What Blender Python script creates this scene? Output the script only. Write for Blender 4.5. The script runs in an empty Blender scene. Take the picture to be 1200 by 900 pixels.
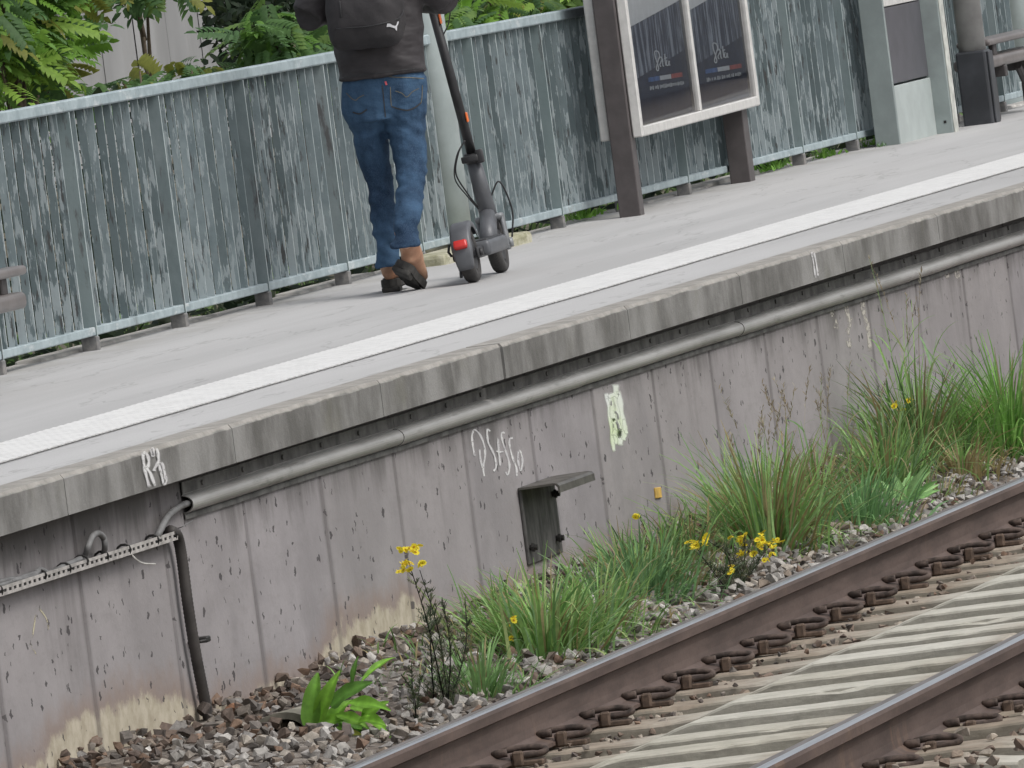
import bpy, bmesh, math, random
import numpy as np
from mathutils import Vector, Matrix, noise as mnoise
from mathutils.bvhtree import BVHTree
random.seed(7); rng = np.random.default_rng(7)
scene = bpy.context.scene
C = scene.collection

# ------------------------------------------------------------------ camera
FPX = 13761.15            # focal length in pixels of the 1200 px wide photograph
PITCH, ROLL, YAW = 0.04318207, 0.12681527, 0.23496296
CAM = np.array([0.0, 0.0, 1.7217])
_F = np.array([math.cos(YAW)*math.cos(PITCH), math.sin(YAW)*math.cos(PITCH), -math.sin(PITCH)])
_R0 = np.array([math.sin(YAW), -math.cos(YAW), 0.0]); _U0 = np.cross(_R0, _F)
_R = _R0*math.cos(ROLL) - _U0*math.sin(ROLL)
_U = _U0*math.cos(ROLL) + _R0*math.sin(ROLL)
cd = bpy.data.cameras.new('camera'); cam = bpy.data.objects.new('camera', cd); C.objects.link(cam)
cd.sensor_width = 36.0; cd.lens = FPX/1200*36.0; cd.clip_start = 0.5; cd.clip_end = 3000
m = Matrix.Identity(4)
for i in range(3):
    m[i][0] = _R[i]; m[i][1] = _U[i]; m[i][2] = -_F[i]; m[i][3] = CAM[i]
cam.matrix_world = m
scene.camera = cam
# ------------------------------------------------------------------ light
w = bpy.data.worlds.new('World'); scene.world = w; w.use_nodes = True
nt = w.node_tree; nt.nodes.clear()
sky = nt.nodes.new('ShaderNodeTexSky'); sky.sky_type = 'NISHITA'; sky.sun_disc = False
SUN_EL, SUN_AZ = math.radians(52), math.radians(250)     # azimuth measured from +X towards +Y
sky.sun_elevation = SUN_EL; sky.sun_rotation = math.radians(90) - SUN_AZ
sky.air_density = 1.0; sky.dust_density = 4.0; sky.ozone_density = 1.0
hs = nt.nodes.new('ShaderNodeHueSaturation'); hs.inputs['Saturation'].default_value = 0.28
bg = nt.nodes.new('ShaderNodeBackground'); bg.inputs[1].default_value = 0.15
wo = nt.nodes.new('ShaderNodeOutputWorld')
nt.links.new(sky.outputs[0], hs.inputs['Color']); nt.links.new(hs.outputs[0], bg.inputs[0]); nt.links.new(bg.outputs[0], wo.inputs[0])
sl = bpy.data.lights.new('sun', 'SUN'); sl.energy = 1.2; sl.angle = math.radians(30); sl.color = (1.0, 0.97, 0.92)
so = bpy.data.objects.new('sun', sl); C.objects.link(so)
sdir = Vector((math.cos(SUN_AZ)*math.cos(SUN_EL), math.sin(SUN_AZ)*math.cos(SUN_EL), math.sin(SUN_EL)))
so.rotation_euler = sdir.to_track_quat('Z', 'Y').to_euler(); so.location = (40, 5, 30)
scene.view_settings.view_transform = 'Standard'; scene.view_settings.look = 'None'
scene.view_settings.exposure = 0.10; scene.view_settings.gamma = 1.0
scene.view_settings.use_curve_mapping = False

# ------------------------------------------------------------------ pixel -> place
def ray(x, y): return _F + _R*(x-600)/FPX - _U*(y-450)/FPX
def oz(x, y, z): r = ray(x, y); return Vector(CAM + r*(z-CAM[2])/r[2])
def oy(x, y, Y): r = ray(x, y); return Vector(CAM + r*(Y-CAM[1])/r[1])
def ox(x, y, X): r = ray(x, y); return Vector(CAM + r*(X-CAM[0])/r[0])
YE = 10.113          # platform edge
YW = YE + 0.10       # face of the platform wall
YF = 12.82           # fence line
YR1, YR2 = 9.053, 7.427
ZR1, ZR2 = -0.953, -0.962
ZB = -0.935          # ballast at the wall

# ------------------------------------------------------------------ objects
def tag(o, label=None, cat=None, group=None, kind=None):
    if label: o['label'] = label
    if cat: o['category'] = cat
    if group: o['group'] = group
    if kind: o['kind'] = kind
    return o
def empty(name, loc, label=None, cat=None, group=None, kind=None):
    o = bpy.data.objects.new(name, None); C.objects.link(o); o.location = loc; o.empty_display_size = 0.1
    return tag(o, label, cat, group, kind)
def mobj(name, me, mat=None, parent=None, loc=None):
    o = bpy.data.objects.new(name, me); C.objects.link(o)
    if mat is not None and not me.materials:
        for mm in (mat if isinstance(mat, (list, tuple)) else [mat]): me.materials.append(mm)
    if parent is not None: o.parent = parent
    if loc is not None: o.location = loc
    return o
class MB:
    def __init__(s): s.v = []; s.f = []; s.mi = []; s.cur = 0
    def add(s, vs, fs):
        b = len(s.v); s.v += [tuple(p) for p in vs]
        for f in fs: s.f.append(tuple(i+b for i in f)); s.mi.append(s.cur)
    def box(s, x0, x1, y0, y1, z0, z1):
        vs = [(x, y, z) for x in (x0, x1) for y in (y0, y1) for z in (z0, z1)]
        s.add(vs, [(0,1,3,2),(4,6,7,5),(0,4,5,1),(2,3,7,6),(0,2,6,4),(1,5,7,3)])
    def bevbox(s, x0, x1, y0, y1, z0, z1, b=0.01, seg=2):
        bm = bmesh.new(); bmesh.ops.create_cube(bm, size=1)
        for v in bm.verts: v.co = Vector(((x0+x1)/2+v.co.x*(x1-x0), (y0+y1)/2+v.co.y*(y1-y0), (z0+z1)/2+v.co.z*(z1-z0)))
        bmesh.ops.bevel(bm, geom=bm.edges[:], offset=b, segments=seg, affect='EDGES', profile=0.5)
        bm.verts.index_update(); s.add([v.co[:] for v in bm.verts], [[v.index for v in f.verts] for f in bm.faces]); bm.free()
    def tube(s, pts, r, n=10, cap=True, closed=False):
        pts = [Vector(p) for p in pts]; k = len(pts); rs = r if isinstance(r, (list, tuple)) else [r]*k
        vs = []; up = None
        for i, p in enumerate(pts):
            if closed: t = pts[(i+1) % k]-pts[i-1]
            else: t = (pts[min(i+1, k-1)]-pts[max(i-1, 0)])
            t.normalize()
            if up is None: up = t.orthogonal().normalized()
            up = (up - t*up.dot(t))
            if up.length < 1e-6: up = t.orthogonal()
            up.normalize(); sd = t.cross(up)
            for j in range(n):
                a = 2*math.pi*j/n; vs.append(p + up*(math.cos(a)*rs[i]) + sd*(math.sin(a)*rs[i]))
        fs = []
        for i in range(k if closed else k-1):
            i2 = (i+1) % k
            for j in range(n): fs.append((i*n+j, i*n+(j+1) % n, i2*n+(j+1) % n, i2*n+j))
        if cap and not closed: fs.append(tuple(range(n))[::-1]); fs.append(tuple((k-1)*n+j for j in range(n)))
        s.add(vs, fs)
    def rings(s, rr, cap=True):
        n = len(rr[0]); vs = [p for r in rr for p in r]; fs = []
        for i in range(len(rr)-1):
            for j in range(n): fs.append((i*n+j, i*n+(j+1) % n, (i+1)*n+(j+1) % n, (i+1)*n+j))
        if cap: fs.append(tuple(range(n))[::-1]); fs.append(tuple((len(rr)-1)*n+j for j in range(n)))
        s.add(vs, fs)
    def ribbon(s, pts, wd, nrm):          # flat stroke lying on a surface with normal nrm
        pts = [Vector(p) for p in pts]; nrm = Vector(nrm); k = len(pts); vs = []; fs = []
        ws = wd if isinstance(wd, (list, tuple)) else [wd]*k
        for i, p in enumerate(pts):
            t = (pts[min(i+1, k-1)]-pts[max(i-1, 0)]).normalized(); sd = nrm.cross(t).normalized()
            vs += [p+sd*ws[i]/2, p-sd*ws[i]/2]
        for i in range(k-1): fs.append((2*i, 2*i+1, 2*i+3, 2*i+2))
        s.add(vs, fs)
    def mesh(s, name='m', smooth=False):
        me = bpy.data.meshes.new(name); me.from_pydata(s.v, [], s.f)
        me.polygons.foreach_set('material_index', s.mi)
        if smooth: me.polygons.foreach_set('use_smooth', [True]*len(s.f))
        me.update(); return me
    def build(s, name, mat, parent=None, smooth=False, loc=None):
        o = mobj(name, s.mesh(name, smooth), mat, parent)
        bm = bmesh.new(); bm.from_mesh(o.data); bmesh.ops.recalc_face_normals(bm, faces=bm.faces); bm.to_mesh(o.data); bm.free()
        if loc is not None: o.location = loc
        elif parent is not None and parent.type == 'EMPTY' and getattr(s, 'world', True):
            pass
        return o
def wpart(mb, name, mat, root, smooth=False):
    """a mesh written in world coordinates, hung under an un-rotated empty"""
    o = mb.build(name, mat, root, smooth)
    r = root; off = Vector((0, 0, 0))
    while r is not None: off += r.location; r = r.parent
    o.data.transform(Matrix.Translation(-off)); return o
def catmull(pts, n=6):
    pts = [Vector(p) for p in pts]; P = [pts[0]*2-pts[1]]+pts+[pts[-1]*2-pts[-2]]; out = []
    for i in range(1, len(P)-2):
        for k in range(n):
            t = k/n; a, b, c, d = P[i-1:i+3]
            out.append(0.5*((2*b)+(c-a)*t+(2*a-5*b+4*c-d)*t*t+(3*b-a-3*c+d)*t**3))
    out.append(pts[-1]); return out

# ------------------------------------------------------------------ materials
class NT:
    def __init__(s, name):
        s.m = bpy.data.materials.new(name); s.m.use_nodes = True; s.t = s.m.node_tree; s.t.nodes.clear()
        s.out = s.t.nodes.new('ShaderNodeOutputMaterial'); s.p = s.t.nodes.new('ShaderNodeBsdfPrincipled')
        s.t.links.new(s.p.outputs[0], s.out.inputs[0]); s.pos = s.t.nodes.new('ShaderNodeNewGeometry').outputs['Position']
    def lk(s, a, b):
        if hasattr(a, 'links') or hasattr(a, 'is_output'): s.t.links.new(a, b)
        else: b.default_value = a if not (isinstance(a, (tuple, list)) and len(a) == 3 and len(b.default_value) == 4) else (*a, 1)
    def vec(s, scale, loc=(0, 0, 0), src=None):
        n = s.t.nodes.new('ShaderNodeMapping'); s.lk(src or s.pos, n.inputs[0]); n.inputs['Scale'].default_value = scale; n.inputs['Location'].default_value = loc
        return n.outputs[0]
    def noise(s, scale=5, detail=4, rough=.55, v=None, dist=0):
        n = s.t.nodes.new('ShaderNodeTexNoise'); s.lk(v or s.pos, n.inputs['Vector']); n.inputs['Scale'].default_value = scale
        n.inputs['Detail'].default_value = detail; n.inputs['Roughness'].default_value = rough; n.inputs['Distortion'].default_value = dist
        return n.outputs[0]
    def vor(s, scale, v=None, out='Distance', rnd=1):
        n = s.t.nodes.new('ShaderNodeTexVoronoi'); s.lk(v or s.pos, n.inputs['Vector']); n.inputs['Scale'].default_value = scale; n.inputs['Randomness'].default_value = rnd
        return n.outputs[out]
    def ramp(s, f, a, b, lo=0., hi=1.):
        n = s.t.nodes.new('ShaderNodeMapRange'); n.interpolation_type = 'SMOOTHSTEP'; s.lk(f, n.inputs[0]); n.inputs[1].default_value = a; n.inputs[2].default_value = b
        n.inputs[3].default_value = lo; n.inputs[4].default_value = hi; return n.outputs[0]
    def mix(s, f, a, b):
        n = s.t.nodes.new('ShaderNodeMix'); n.data_type = 'RGBA'; s.lk(f, n.inputs[0]); s.lk(a, n.inputs[6]); s.lk(b, n.inputs[7]); return n.outputs[2]
    def mul(s, f, a, b):
        n = s.t.nodes.new('ShaderNodeMix'); n.data_type = 'RGBA'; n.blend_type = 'MULTIPLY'; s.lk(f, n.inputs[0]); s.lk(a, n.inputs[6]); s.lk(b, n.inputs[7]); return n.outputs[2]
    def math(s, op, a, b=0.):
        n = s.t.nodes.new('ShaderNodeMath'); n.operation = op; s.lk(a, n.inputs[0]); s.lk(b, n.inputs[1]); return n.outputs[0]
    def sep(s, src=None):
        n = s.t.nodes.new('ShaderNodeSeparateXYZ'); s.lk(src or s.pos, n.inputs[0]); return n.outputs
    def attr(s, name):
        n = s.t.nodes.new('ShaderNodeAttribute'); n.attribute_name = name; return n.outputs['Color']
    def orand(s): return s.t.nodes.new('ShaderNodeObjectInfo').outputs['Random']
    def bump(s, h, strength=.3, dist=.01):
        n = s.t.nodes.new('ShaderNodeBump'); s.lk(h, n.inputs['Height']); n.inputs['Strength'].default_value = strength; n.inputs['Distance'].default_value = dist
        s.t.links.new(n.outputs[0], s.p.inputs['Normal'])
    def fin(s, col, rough=.8, metal=0., spec=.4):
        s.lk(col, s.p.inputs['Base Color']); s.lk(rough, s.p.inputs['Roughness']); s.lk(metal, s.p.inputs['Metallic']); s.p.inputs['Specular IOR Level'].default_value = spec
        return s.m
def plain(name, col, rough=.6, metal=0., var=.25, scale=14, bump=.1):
    n = NT(name); f = n.ramp(n.noise(scale, 5), .3, .7)
    c = n.mix(f, tuple(x*(1-var) for x in col), tuple(min(1, x*(1+var)) for x in col))
    n.bump(n.noise(scale*6, 3), bump, .004); return n.fin(c, rough, metal)
M = {}
def build_materials():
    # platform asphalt / screed
    n = NT('platform_asphalt'); x, y, z = n.sep()
    a = n.noise(1.1, 5, .6, n.vec((.12, 1.6, 1))); b = n.noise(7, 6, .65); c = n.noise(160, 2)
    col = n.mix(n.ramp(a, .35, .68), (.41, .408, .405), (.485, .483, .48))
    col = n.mix(n.math('MULTIPLY', n.ramp(b, .55, .8), .35), col, (.38, .375, .37))
    col = n.mix(n.math('MULTIPLY', n.ramp(c, .4, .7), .35), col, (.30, .30, .30))
    dirt = n.math('MULTIPLY', n.ramp(y, YF-.42, YF-.02), n.ramp(n.noise(2.2, 5), .38, .62))
    col = n.mix(n.math('MULTIPLY', dirt, .55), col, (.30, .285, .26))
    gv = n.vec((.55, 1.4, 0)); gd = n.vor(2.2, gv); gr = n.sep(n.vor(2.2, gv, 'Color')); gum = n.math('LESS_THAN', gd, n.math('MULTIPLY', n.ramp(gr[0], .55, 1.), .035)); col = n.mix(n.math('MULTIPLY', gum, .5), col, (.17, .165, .16))
    crk = n.math('LESS_THAN', n.math('ABSOLUTE', n.math('SUBTRACT', n.noise(.9, 5, .6, n.vec((.22, 1.2, 1), (3, 5, 0))), .5)), .0035); col = n.mix(n.math('MULTIPLY', crk, .35), col, (.22, .215, .21))
    n.bump(n.noise(220, 3), .35, .003); M['asphalt'] = n.fin(col, .85)
    # coping
    n = NT('coping_concrete'); x, y, z = n.sep()
    st = n.noise(3.2, 5, .62, n.vec((.75, 2.6, .45))); st2 = n.noise(9, 4, .6, n.vec((.55, 1, .12)))
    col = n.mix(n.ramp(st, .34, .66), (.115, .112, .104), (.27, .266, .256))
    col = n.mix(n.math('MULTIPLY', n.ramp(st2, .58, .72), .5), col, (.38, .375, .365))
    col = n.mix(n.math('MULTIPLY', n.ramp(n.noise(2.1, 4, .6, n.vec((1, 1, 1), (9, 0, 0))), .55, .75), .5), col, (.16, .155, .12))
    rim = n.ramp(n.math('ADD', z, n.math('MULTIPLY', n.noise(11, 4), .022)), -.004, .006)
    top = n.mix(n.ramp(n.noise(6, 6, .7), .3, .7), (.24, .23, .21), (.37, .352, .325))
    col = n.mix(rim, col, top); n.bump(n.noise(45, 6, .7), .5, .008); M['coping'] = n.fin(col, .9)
    # wall
    n = NT('wall_concrete'); x, y, z = n.sep()
    col = n.mix(n.ramp(n.noise(1.6, 5, .6), .3, .7), (.235, .221, .227), (.325, .306, .312))
    col = n.mix(n.math('MULTIPLY', n.orand(), .45), col, (.315, .295, .285))
    col = n.mix(n.math('MULTIPLY', n.ramp(n.noise(2.5, 5, .65, n.vec((.6, 1, .5))), .5, .72), .6), col, (.215, .203, .207))
    col = n.mix(n.math('MULTIPLY', n.ramp(n.noise(16, 6, .75, n.vec((.35, 1, 1))), .45, .75), .4), col, (.20, .188, .185))
    # damp dark streaks from the top
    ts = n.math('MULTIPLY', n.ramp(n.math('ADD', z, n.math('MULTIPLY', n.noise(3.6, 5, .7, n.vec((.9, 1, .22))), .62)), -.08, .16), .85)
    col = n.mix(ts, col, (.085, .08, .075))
    dr_ = n.math('MULTIPLY', n.ramp(n.noise(2.2, 6, .7, n.vec((1.1, 1, .12), (4, 0, 2))), .55, .75), n.ramp(z, -.9, -.3, .15, .75)); col = n.mix(dr_, col, (.13, .12, .118))
    # pale flaked foot
    bump2 = n.math('ADD', n.ramp(n.math('ABSOLUTE', n.math('SUBTRACT', x, 36.55)), 1.5, .35, 0., .13), n.ramp(n.math('ABSOLUTE', n.math('SUBTRACT', x, 40.15)), 1.1, .5, 0., .12))
    h = n.math('SUBTRACT', n.math('ADD', z, .985), bump2)
    h = n.math('ADD', h, n.math('MULTIPLY', n.math('SUBTRACT', n.noise(5, 7, .72, n.vec((.8, 1, .8))), .5), .26))
    flake = n.ramp(h, .075, .035, 0., .85); rimb = n.math('MULTIPLY', n.ramp(h, .19, .05), .7)
    col = n.mix(rimb, col, (.25, .185, .15)); col = n.mix(flake, col, n.mix(n.ramp(n.noise(14, 5), .3, .7), (.36, .32, .235), (.53, .485, .38)))
    # pits: two sizes
    wobv = n.t.nodes.new('ShaderNodeVectorMath'); wobv.operation = 'MULTIPLY_ADD'; nz_ = n.t.nodes.new('ShaderNodeTexNoise'); n.lk(n.vec((.4, 0, 1)), nz_.inputs['Vector']); nz_.inputs['Scale'].default_value = 55; n.lk(nz_.outputs['Color'], wobv.inputs[0]); wobv.inputs[1].default_value = (.06, 0, .03); n.lk(n.pos, wobv.inputs[2]); WV = wobv.outputs[0]
    v1 = n.vec((1.9, 0, 1.7), (0, 0, 0), WV); dv = n.vor(7.5, v1); rv = n.vor(7.5, v1, 'Color')
    rx = n.sep(rv); pit = n.math('LESS_THAN', dv, n.math('MULTIPLY', n.ramp(rx[0], .35, 1.0), .22))
    v2 = n.vec((1.5, 0, 1.0), (3.3, 0, 1.7), WV); dv2 = n.vor(17, v2); r2 = n.sep(n.vor(17, v2, 'Color')); pit2 = n.math('LESS_THAN', dv2, n.math('MULTIPLY', n.ramp(r2[0], .35, 1.), .21))
    pp = n.math('MAXIMUM', pit, pit2); col = n.mix(n.math('MULTIPLY', pp, .85), col, (.045, .04, .042))
    jn = n.math('ABSOLUTE', n.math('SUBTRACT', n.math('FRACT', n.math('DIVIDE', n.math('SUBTRACT', x, 36.39), 1.08)), .5)); jm_ = n.math('MULTIPLY', n.ramp(n.math('ADD', jn, n.math('MULTIPLY', n.math('SUBTRACT', n.noise(4, 4, .6, n.vec((2, 1, .4))), .5), .06)), .455, .5), .55); col = n.mix(jm_, col, (.12, .11, .11))
    n.bump(n.math('SUBTRACT', n.math('MULTIPLY', n.noise(30, 6, .7), .4), n.math('MULTIPLY', pp, 1.)), .6, .01); M['wall'] = n.fin(col, .9)
    M['joint'] = plain('joint_mortar', (.09, .085, .085), .95)
    M['rib_shade'] = plain('tactile_rib_shade', (.50, .50, .49), .7, var=.12, bump=.05)  # grey for the rib flanks: slope shading put into the colour
    n = NT('tactile_white'); col = n.mix(n.math('MULTIPLY', n.ramp(n.noise(3, 6, .7, n.vec((.35, 2, 1))), .52, .72), .55), (.84, .84, .83), (.60, .595, .58)); M['white_paint'] = n.fin(col, .6)
    # spray paint
    def thin(n, lo, hi, sc):
        t = n.t.nodes.new('ShaderNodeBsdfTransparent'); ms = n.t.nodes.new('ShaderNodeMixShader'); n.lk(n.math('MULTIPLY', n.ramp(n.noise(sc, 5, .7, n.vec((.4, 1, 1))), lo, hi), n.sep(n.attr('al'))[0]), ms.inputs[0])
        n.t.links.new(t.outputs[0], ms.inputs[1]); n.t.links.new(n.p.outputs[0], ms.inputs[2]); n.t.links.new(ms.outputs[0], n.out.inputs[0]); return n.m
    n = NT('spray_paint'); n.fin(n.mix(n.ramp(n.noise(30, 4), .35, .7), (.55, .54, .55), (.74, .74, .73)), .7); M['spray'] = thin(n, .22, .5, 60)
    n = NT('spray_pale_green'); n.fin(n.mix(n.ramp(n.noise(5, 4, .5, n.vec((.4, 1, 1))), .45, .7), (.80, .83, .80), (.66, .76, .50)), .6); M['spray2'] = thin(n, .2, .42, 50)
    n = NT('old_paint'); n.fin((.50, .47, .42), .85); M['old_paint'] = thin(n, .42, .55, 45)
    n = NT('old_paint_yellow'); n.fin((.50, .46, .33), .85); M['old_yellow'] = thin(n, .42, .55, 60)
    n = NT('spray_smudge'); n.fin((.25, .25, .25), .8); M['spray_grey'] = thin(n, .1, .3, 60)
    # fence paint
    n = NT('fence_paint'); x, y, z = n.sep()
    base = n.mix(n.ramp(n.noise(5, 5, .6), .3, .7), (.175, .222, .235), (.29, .345, .358))
    pale = n.ramp(n.noise(6.5, 5, .7, n.vec((9, 9, 1.05))), .54, .60)
    dark = n.ramp(n.noise(5.2, 6, .72, n.vec((7, 7, 1.0), (5, 3, 8))), .54, .62)
    low = n.ramp(z, .55, .05, .0, .10); orr = n.orand()
    zone = n.math('MULTIPLY', n.math('SUBTRACT', n.noise(.55, 2, .5, n.vec((1, 0, 0), (2.6, 0, 0))), .5), .32)
    off = n.t.nodes.new('ShaderNodeCombineXYZ'); n.lk(n.math('MULTIPLY', orr, 37.), off.inputs[0]); n.lk(n.math('MULTIPLY', orr, 11.), off.inputs[2]); vadd = n.t.nodes.new('ShaderNodeVectorMath'); n.lk(n.vec((.0, 42, 7.5)), vadd.inputs[0]); n.lk(off.outputs[0], vadd.inputs[1])
    pv = n.math('ADD', n.math('ADD', n.noise(1.0, 5, .62, vadd.outputs[0]), low), zone); pale = n.ramp(pv, .555, .60)
    dark = n.ramp(n.math('ADD', n.noise(1.2, 5, .65, n.vec((1, 1, .8), (7, 7, 7), vadd.outputs[0])), n.math('MULTIPLY', zone, .9)), .585, .66)
    base = n.mix(n.ramp(orr, .2, .9, 0., .8), base, (.115, .15, .156))
    col = n.mix(n.math('MULTIPLY', dark, .85), base, (.075, .07, .068)); col = n.mix(n.math('MULTIPLY', pale, .75), col, (.42, .475, .49))
    edge = n.sep(n.t.nodes.new('ShaderNodeNewGeometry').outputs['True Normal'])[1]; ew = n.math('MULTIPLY', n.math('LESS_THAN', edge, -.6), n.ramp(n.noise(12, 4), .4, .65, .0, .75)); col = n.mix(ew, col, (.46, .51, .51))
    col = n.mix(n.math('MULTIPLY', n.ramp(n.noise(25, 5, .7, n.vec((1, 1, .4))), .6, .75), .5), col, (.10, .085, .075))
    n.bump(n.math('ADD', pale, n.noise(60, 4)), .35, .003); M['fence'] = n.fin(col, .55)
    n = NT('fence_post_paint'); base = n.mix(n.ramp(n.noise(4, 6, .65, n.vec((1, 1, .5))), .3, .7), (.145, .185, .192), (.26, .305, .312)); base = n.mix(n.math('MULTIPLY', n.orand(), .5), base, (.20, .26, .26))
    col = n.mix(n.math('MULTIPLY', n.ramp(n.noise(2.3, 6, .7, n.vec((1, 4, 1))), .56, .66), .8), base, (.085, .075, .075)); edge = n.sep(n.t.nodes.new('ShaderNodeNewGeometry').outputs['True Normal'])[1]; ew = n.math('MULTIPLY', n.math('LESS_THAN', edge, -.6), .7); col = n.mix(ew, col, (.50, .57, .57)); n.bump(n.noise(50, 4), .3, .003); M['fence_post'] = n.fin(col, .5)
    n = NT('fence_rail_paint'); f = n.noise(3.5, 6, .7, n.vec((1.4, 3, 3)))
    col = n.mix(n.ramp(n.noise(9, 5, .7), .3, .7), (.25, .31, .33), (.38, .45, .47)); col = n.mix(n.math('MULTIPLY', n.ramp(f, .56, .68), .7), col, (.55, .58, .58))
    col = n.mix(n.math('MULTIPLY', n.ramp(n.noise(6, 6, .75, n.vec((1, 1, 1), (4, 4, 4))), .6, .72), .6), col, (.15, .14, .13))
    n.bump(n.noise(40, 4), .3, .004); M['fence_rail'] = n.fin(col, .55)
    n = NT('fence_foot'); col = n.mix(n.ramp(n.noise(30, 5), .4, .7), (.16, .16, .16), (.25, .24, .23)); M['fence_foot'] = n.fin(col, .8)
    # rails
    n = NT('rail_rust'); col = n.mix(n.ramp(n.noise(4, 6, .65, n.vec((.5, 3, 3))), .3, .7), (.07, .05, .043), (.13, .094, .08))
    col = n.mix(n.math('MULTIPLY', n.ramp(n.noise(2.5, 5, .7, n.vec((1.2, 1, .4), (3, 0, 0))), .58, .75), .6), col, (.24, .155, .10))
    col = n.mix(n.math('MULTIPLY', n.ramp(n.noise(60, 4), .45, .75), .4), col, (.06, .045, .04)); n.bump(n.noise(70, 5), .3, .002); M['rust'] = n.fin(col, .7)
    n = NT('rail_dull_top'); M['rail_dull'] = n.fin(n.mix(n.ramp(n.noise(8, 5, .6, n.vec((.4, 3, 1))), .3, .7), (.15, .135, .125), (.23, .21, .20)), .55, .4)
    n = NT('rail_polished'); M['rail_bright'] = n.fin(n.mix(n.ramp(n.noise(6, 5, .6, n.vec((.3, 6, 1))), .3, .7), (.42, .43, .45), (.60, .62, .64)), .28, .85)
    # sleepers: pale middle, rust-dusted seats
    n = NT('sleeper_concrete'); x, y, z = n.sep()
    col = n.mix(n.ramp(n.noise(9, 6, .7, n.vec((1.2, 1., 2))), .3, .7), (.45, .44, .385), (.58, .565, .505))
    col = n.mix(n.math('MULTIPLY', n.ramp(n.noise(24, 5, .7, n.vec((2.5, .35, 1))), .55, .7), .5), col, (.25, .25, .22))
    d1 = n.math('ABSOLUTE', n.math('SUBTRACT', y, YR1)); d2 = n.math('ABSOLUTE', n.math('SUBTRACT', y, YR2)); dd = n.math('MINIMUM', d1, d2)
    dd = n.math('ADD', dd, n.math('MULTIPLY', n.math('SUBTRACT', n.noise(7, 4), .5), .35))
    col = n.mix(n.ramp(dd, .58, .22, 0., .8), col, n.mix(n.ramp(n.noise(12, 5), .3, .7), (.20, .15, .11), (.33, .265, .205)))
    col = n.mix(n.math('MULTIPLY', n.orand(), .7), col, n.mul(1., col, (.76, .73, .67))); col = n.mix(n.math('MULTIPLY', n.ramp(n.noise(5, 6, .75, n.vec((2, 1.3, 1), (6, 1, 0))), .58, .7), .4), col, (.26, .25, .205))
    nzn = n.sep(n.t.nodes.new('ShaderNodeNewGeometry').outputs['True Normal'])[2]; col = n.mix(n.ramp(nzn, .8, .45, 0., .6), col, n.mix(n.ramp(n.noise(14, 5, .7, n.vec((1, .6, 3))), .35, .7), (.13, .125, .10), (.27, .26, .215)))  # steep side faces darkened in the colour, standing in for their shade
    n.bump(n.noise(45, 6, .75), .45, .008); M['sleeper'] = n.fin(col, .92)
    M['clip'] = plain('clip_steel', (.075, .055, .046), .8, .0, .6, 30, .3); M['clip2'] = plain('clip_shoulder', (.10, .07, .052), .85, 0, .4, 40)
    # gravel / plants use per-piece colour
    n = NT('stone'); col = n.mul(.8, n.attr('col'), n.mix(n.ramp(n.noise(35, 5, .7), .3, .7), (.55, .54, .52), (1.25, 1.22, 1.2))); n.bump(n.noise(90, 5), .5, .004); M['stone'] = n.fin(col, .92)
    n = NT('ballast_bed'); col = n.mix(n.ramp(n.noise(9, 6, .7), .35, .65), (.10, .08, .065), (.24, .215, .19)); n.bump(n.vor(22), .9, .03); M['bed'] = n.fin(col, .95)
    def leafmat(name, spec=.3, tr=.40):
        n = NT(name); c = n.attr('col'); cc = n.mul(.5, c, n.mix(n.ramp(n.noise(40, 3), .3, .7), (.7, .7, .7), (1.2, 1.2, 1.1))); n.fin(cc, .55, 0, spec)
        t = n.t.nodes.new('ShaderNodeBsdfTranslucent'); n.lk(cc, t.inputs[0]); ms = n.t.nodes.new('ShaderNodeMixShader'); ms.inputs[0].default_value = tr
        n.t.links.new(n.p.outputs[0], ms.inputs[1]); n.t.links.new(t.outputs[0], ms.inputs[2]); n.t.links.new(ms.outputs[0], n.out.inputs[0]); return n.m
    M['leaf'] = leafmat('foliage'); M['petal'] = leafmat('petal', .2)
    M['bark'] = plain('bark', (.12, .095, .07), .9); M['earth'] = plain('earth', (.11, .10, .07), .95, var=.4, scale=3)
    # metals, plastics
    n = NT('galvanised_duct'); col = n.mix(n.ramp(n.noise(5, 5, .65, n.vec((.18, 1, 1))), .3, .7), (.33, .325, .312), (.50, .495, .48)); col = n.mix(n.math('MULTIPLY', n.ramp(n.noise(9, 5, .7, n.vec((.3, 2, 2), (3, 3, 3))), .55, .7), .6), col, (.17, .165, .155)); n.bump(n.noise(30, 3), .1, .003); M['galv'] = n.fin(col, .42, .2); M['galv_dark'] = plain('duct_flange', (.13, .128, .122), .7, .2, .4, 12)
    M['tray'] = plain('tray_steel', (.42, .40, .38), .55, .2, .25, 20); M['black_plastic'] = plain('black_plastic', (.022, .021, .02), .55); M['cable'] = plain('cable_grey', (.17, .17, .17), .6)
    M['hose'] = plain('hose_black', (.05, .045, .042), .6); M['wire'] = plain('thin_wire', (.5, .49, .46), .5)
    n = NT('step_steel'); col = n.mix(n.ramp(n.noise(7, 5, .7), .3, .7), (.085, .08, .072), (.20, .19, .17)); M['step'] = n.fin(col, .45, .5)
    n = NT('step_back'); col = n.mix(n.ramp(n.noise(5, 5, .7, n.vec((3, 1, .8))), .35, .7), (.045, .043, .042), (.16, .155, .15)); M['step_back'] = n.fin(col, .6, .3)
    M['yellow'] = plain('yellow_plate', (.62, .40, .10), .6)
    M['post_brown'] = plain('case_post', (.085, .075, .075), .5, .1, .12, 12); M['case_white'] = plain('case_frame', (.60, .59, .57), .45, .1, .08, 20)
    M['navy'] = plain('print_navy', (.022, .036, .075), .5, var=.2); M['poster_pale'] = plain('poster_pale', (.84, .88, .90), .5, var=.04)
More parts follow.
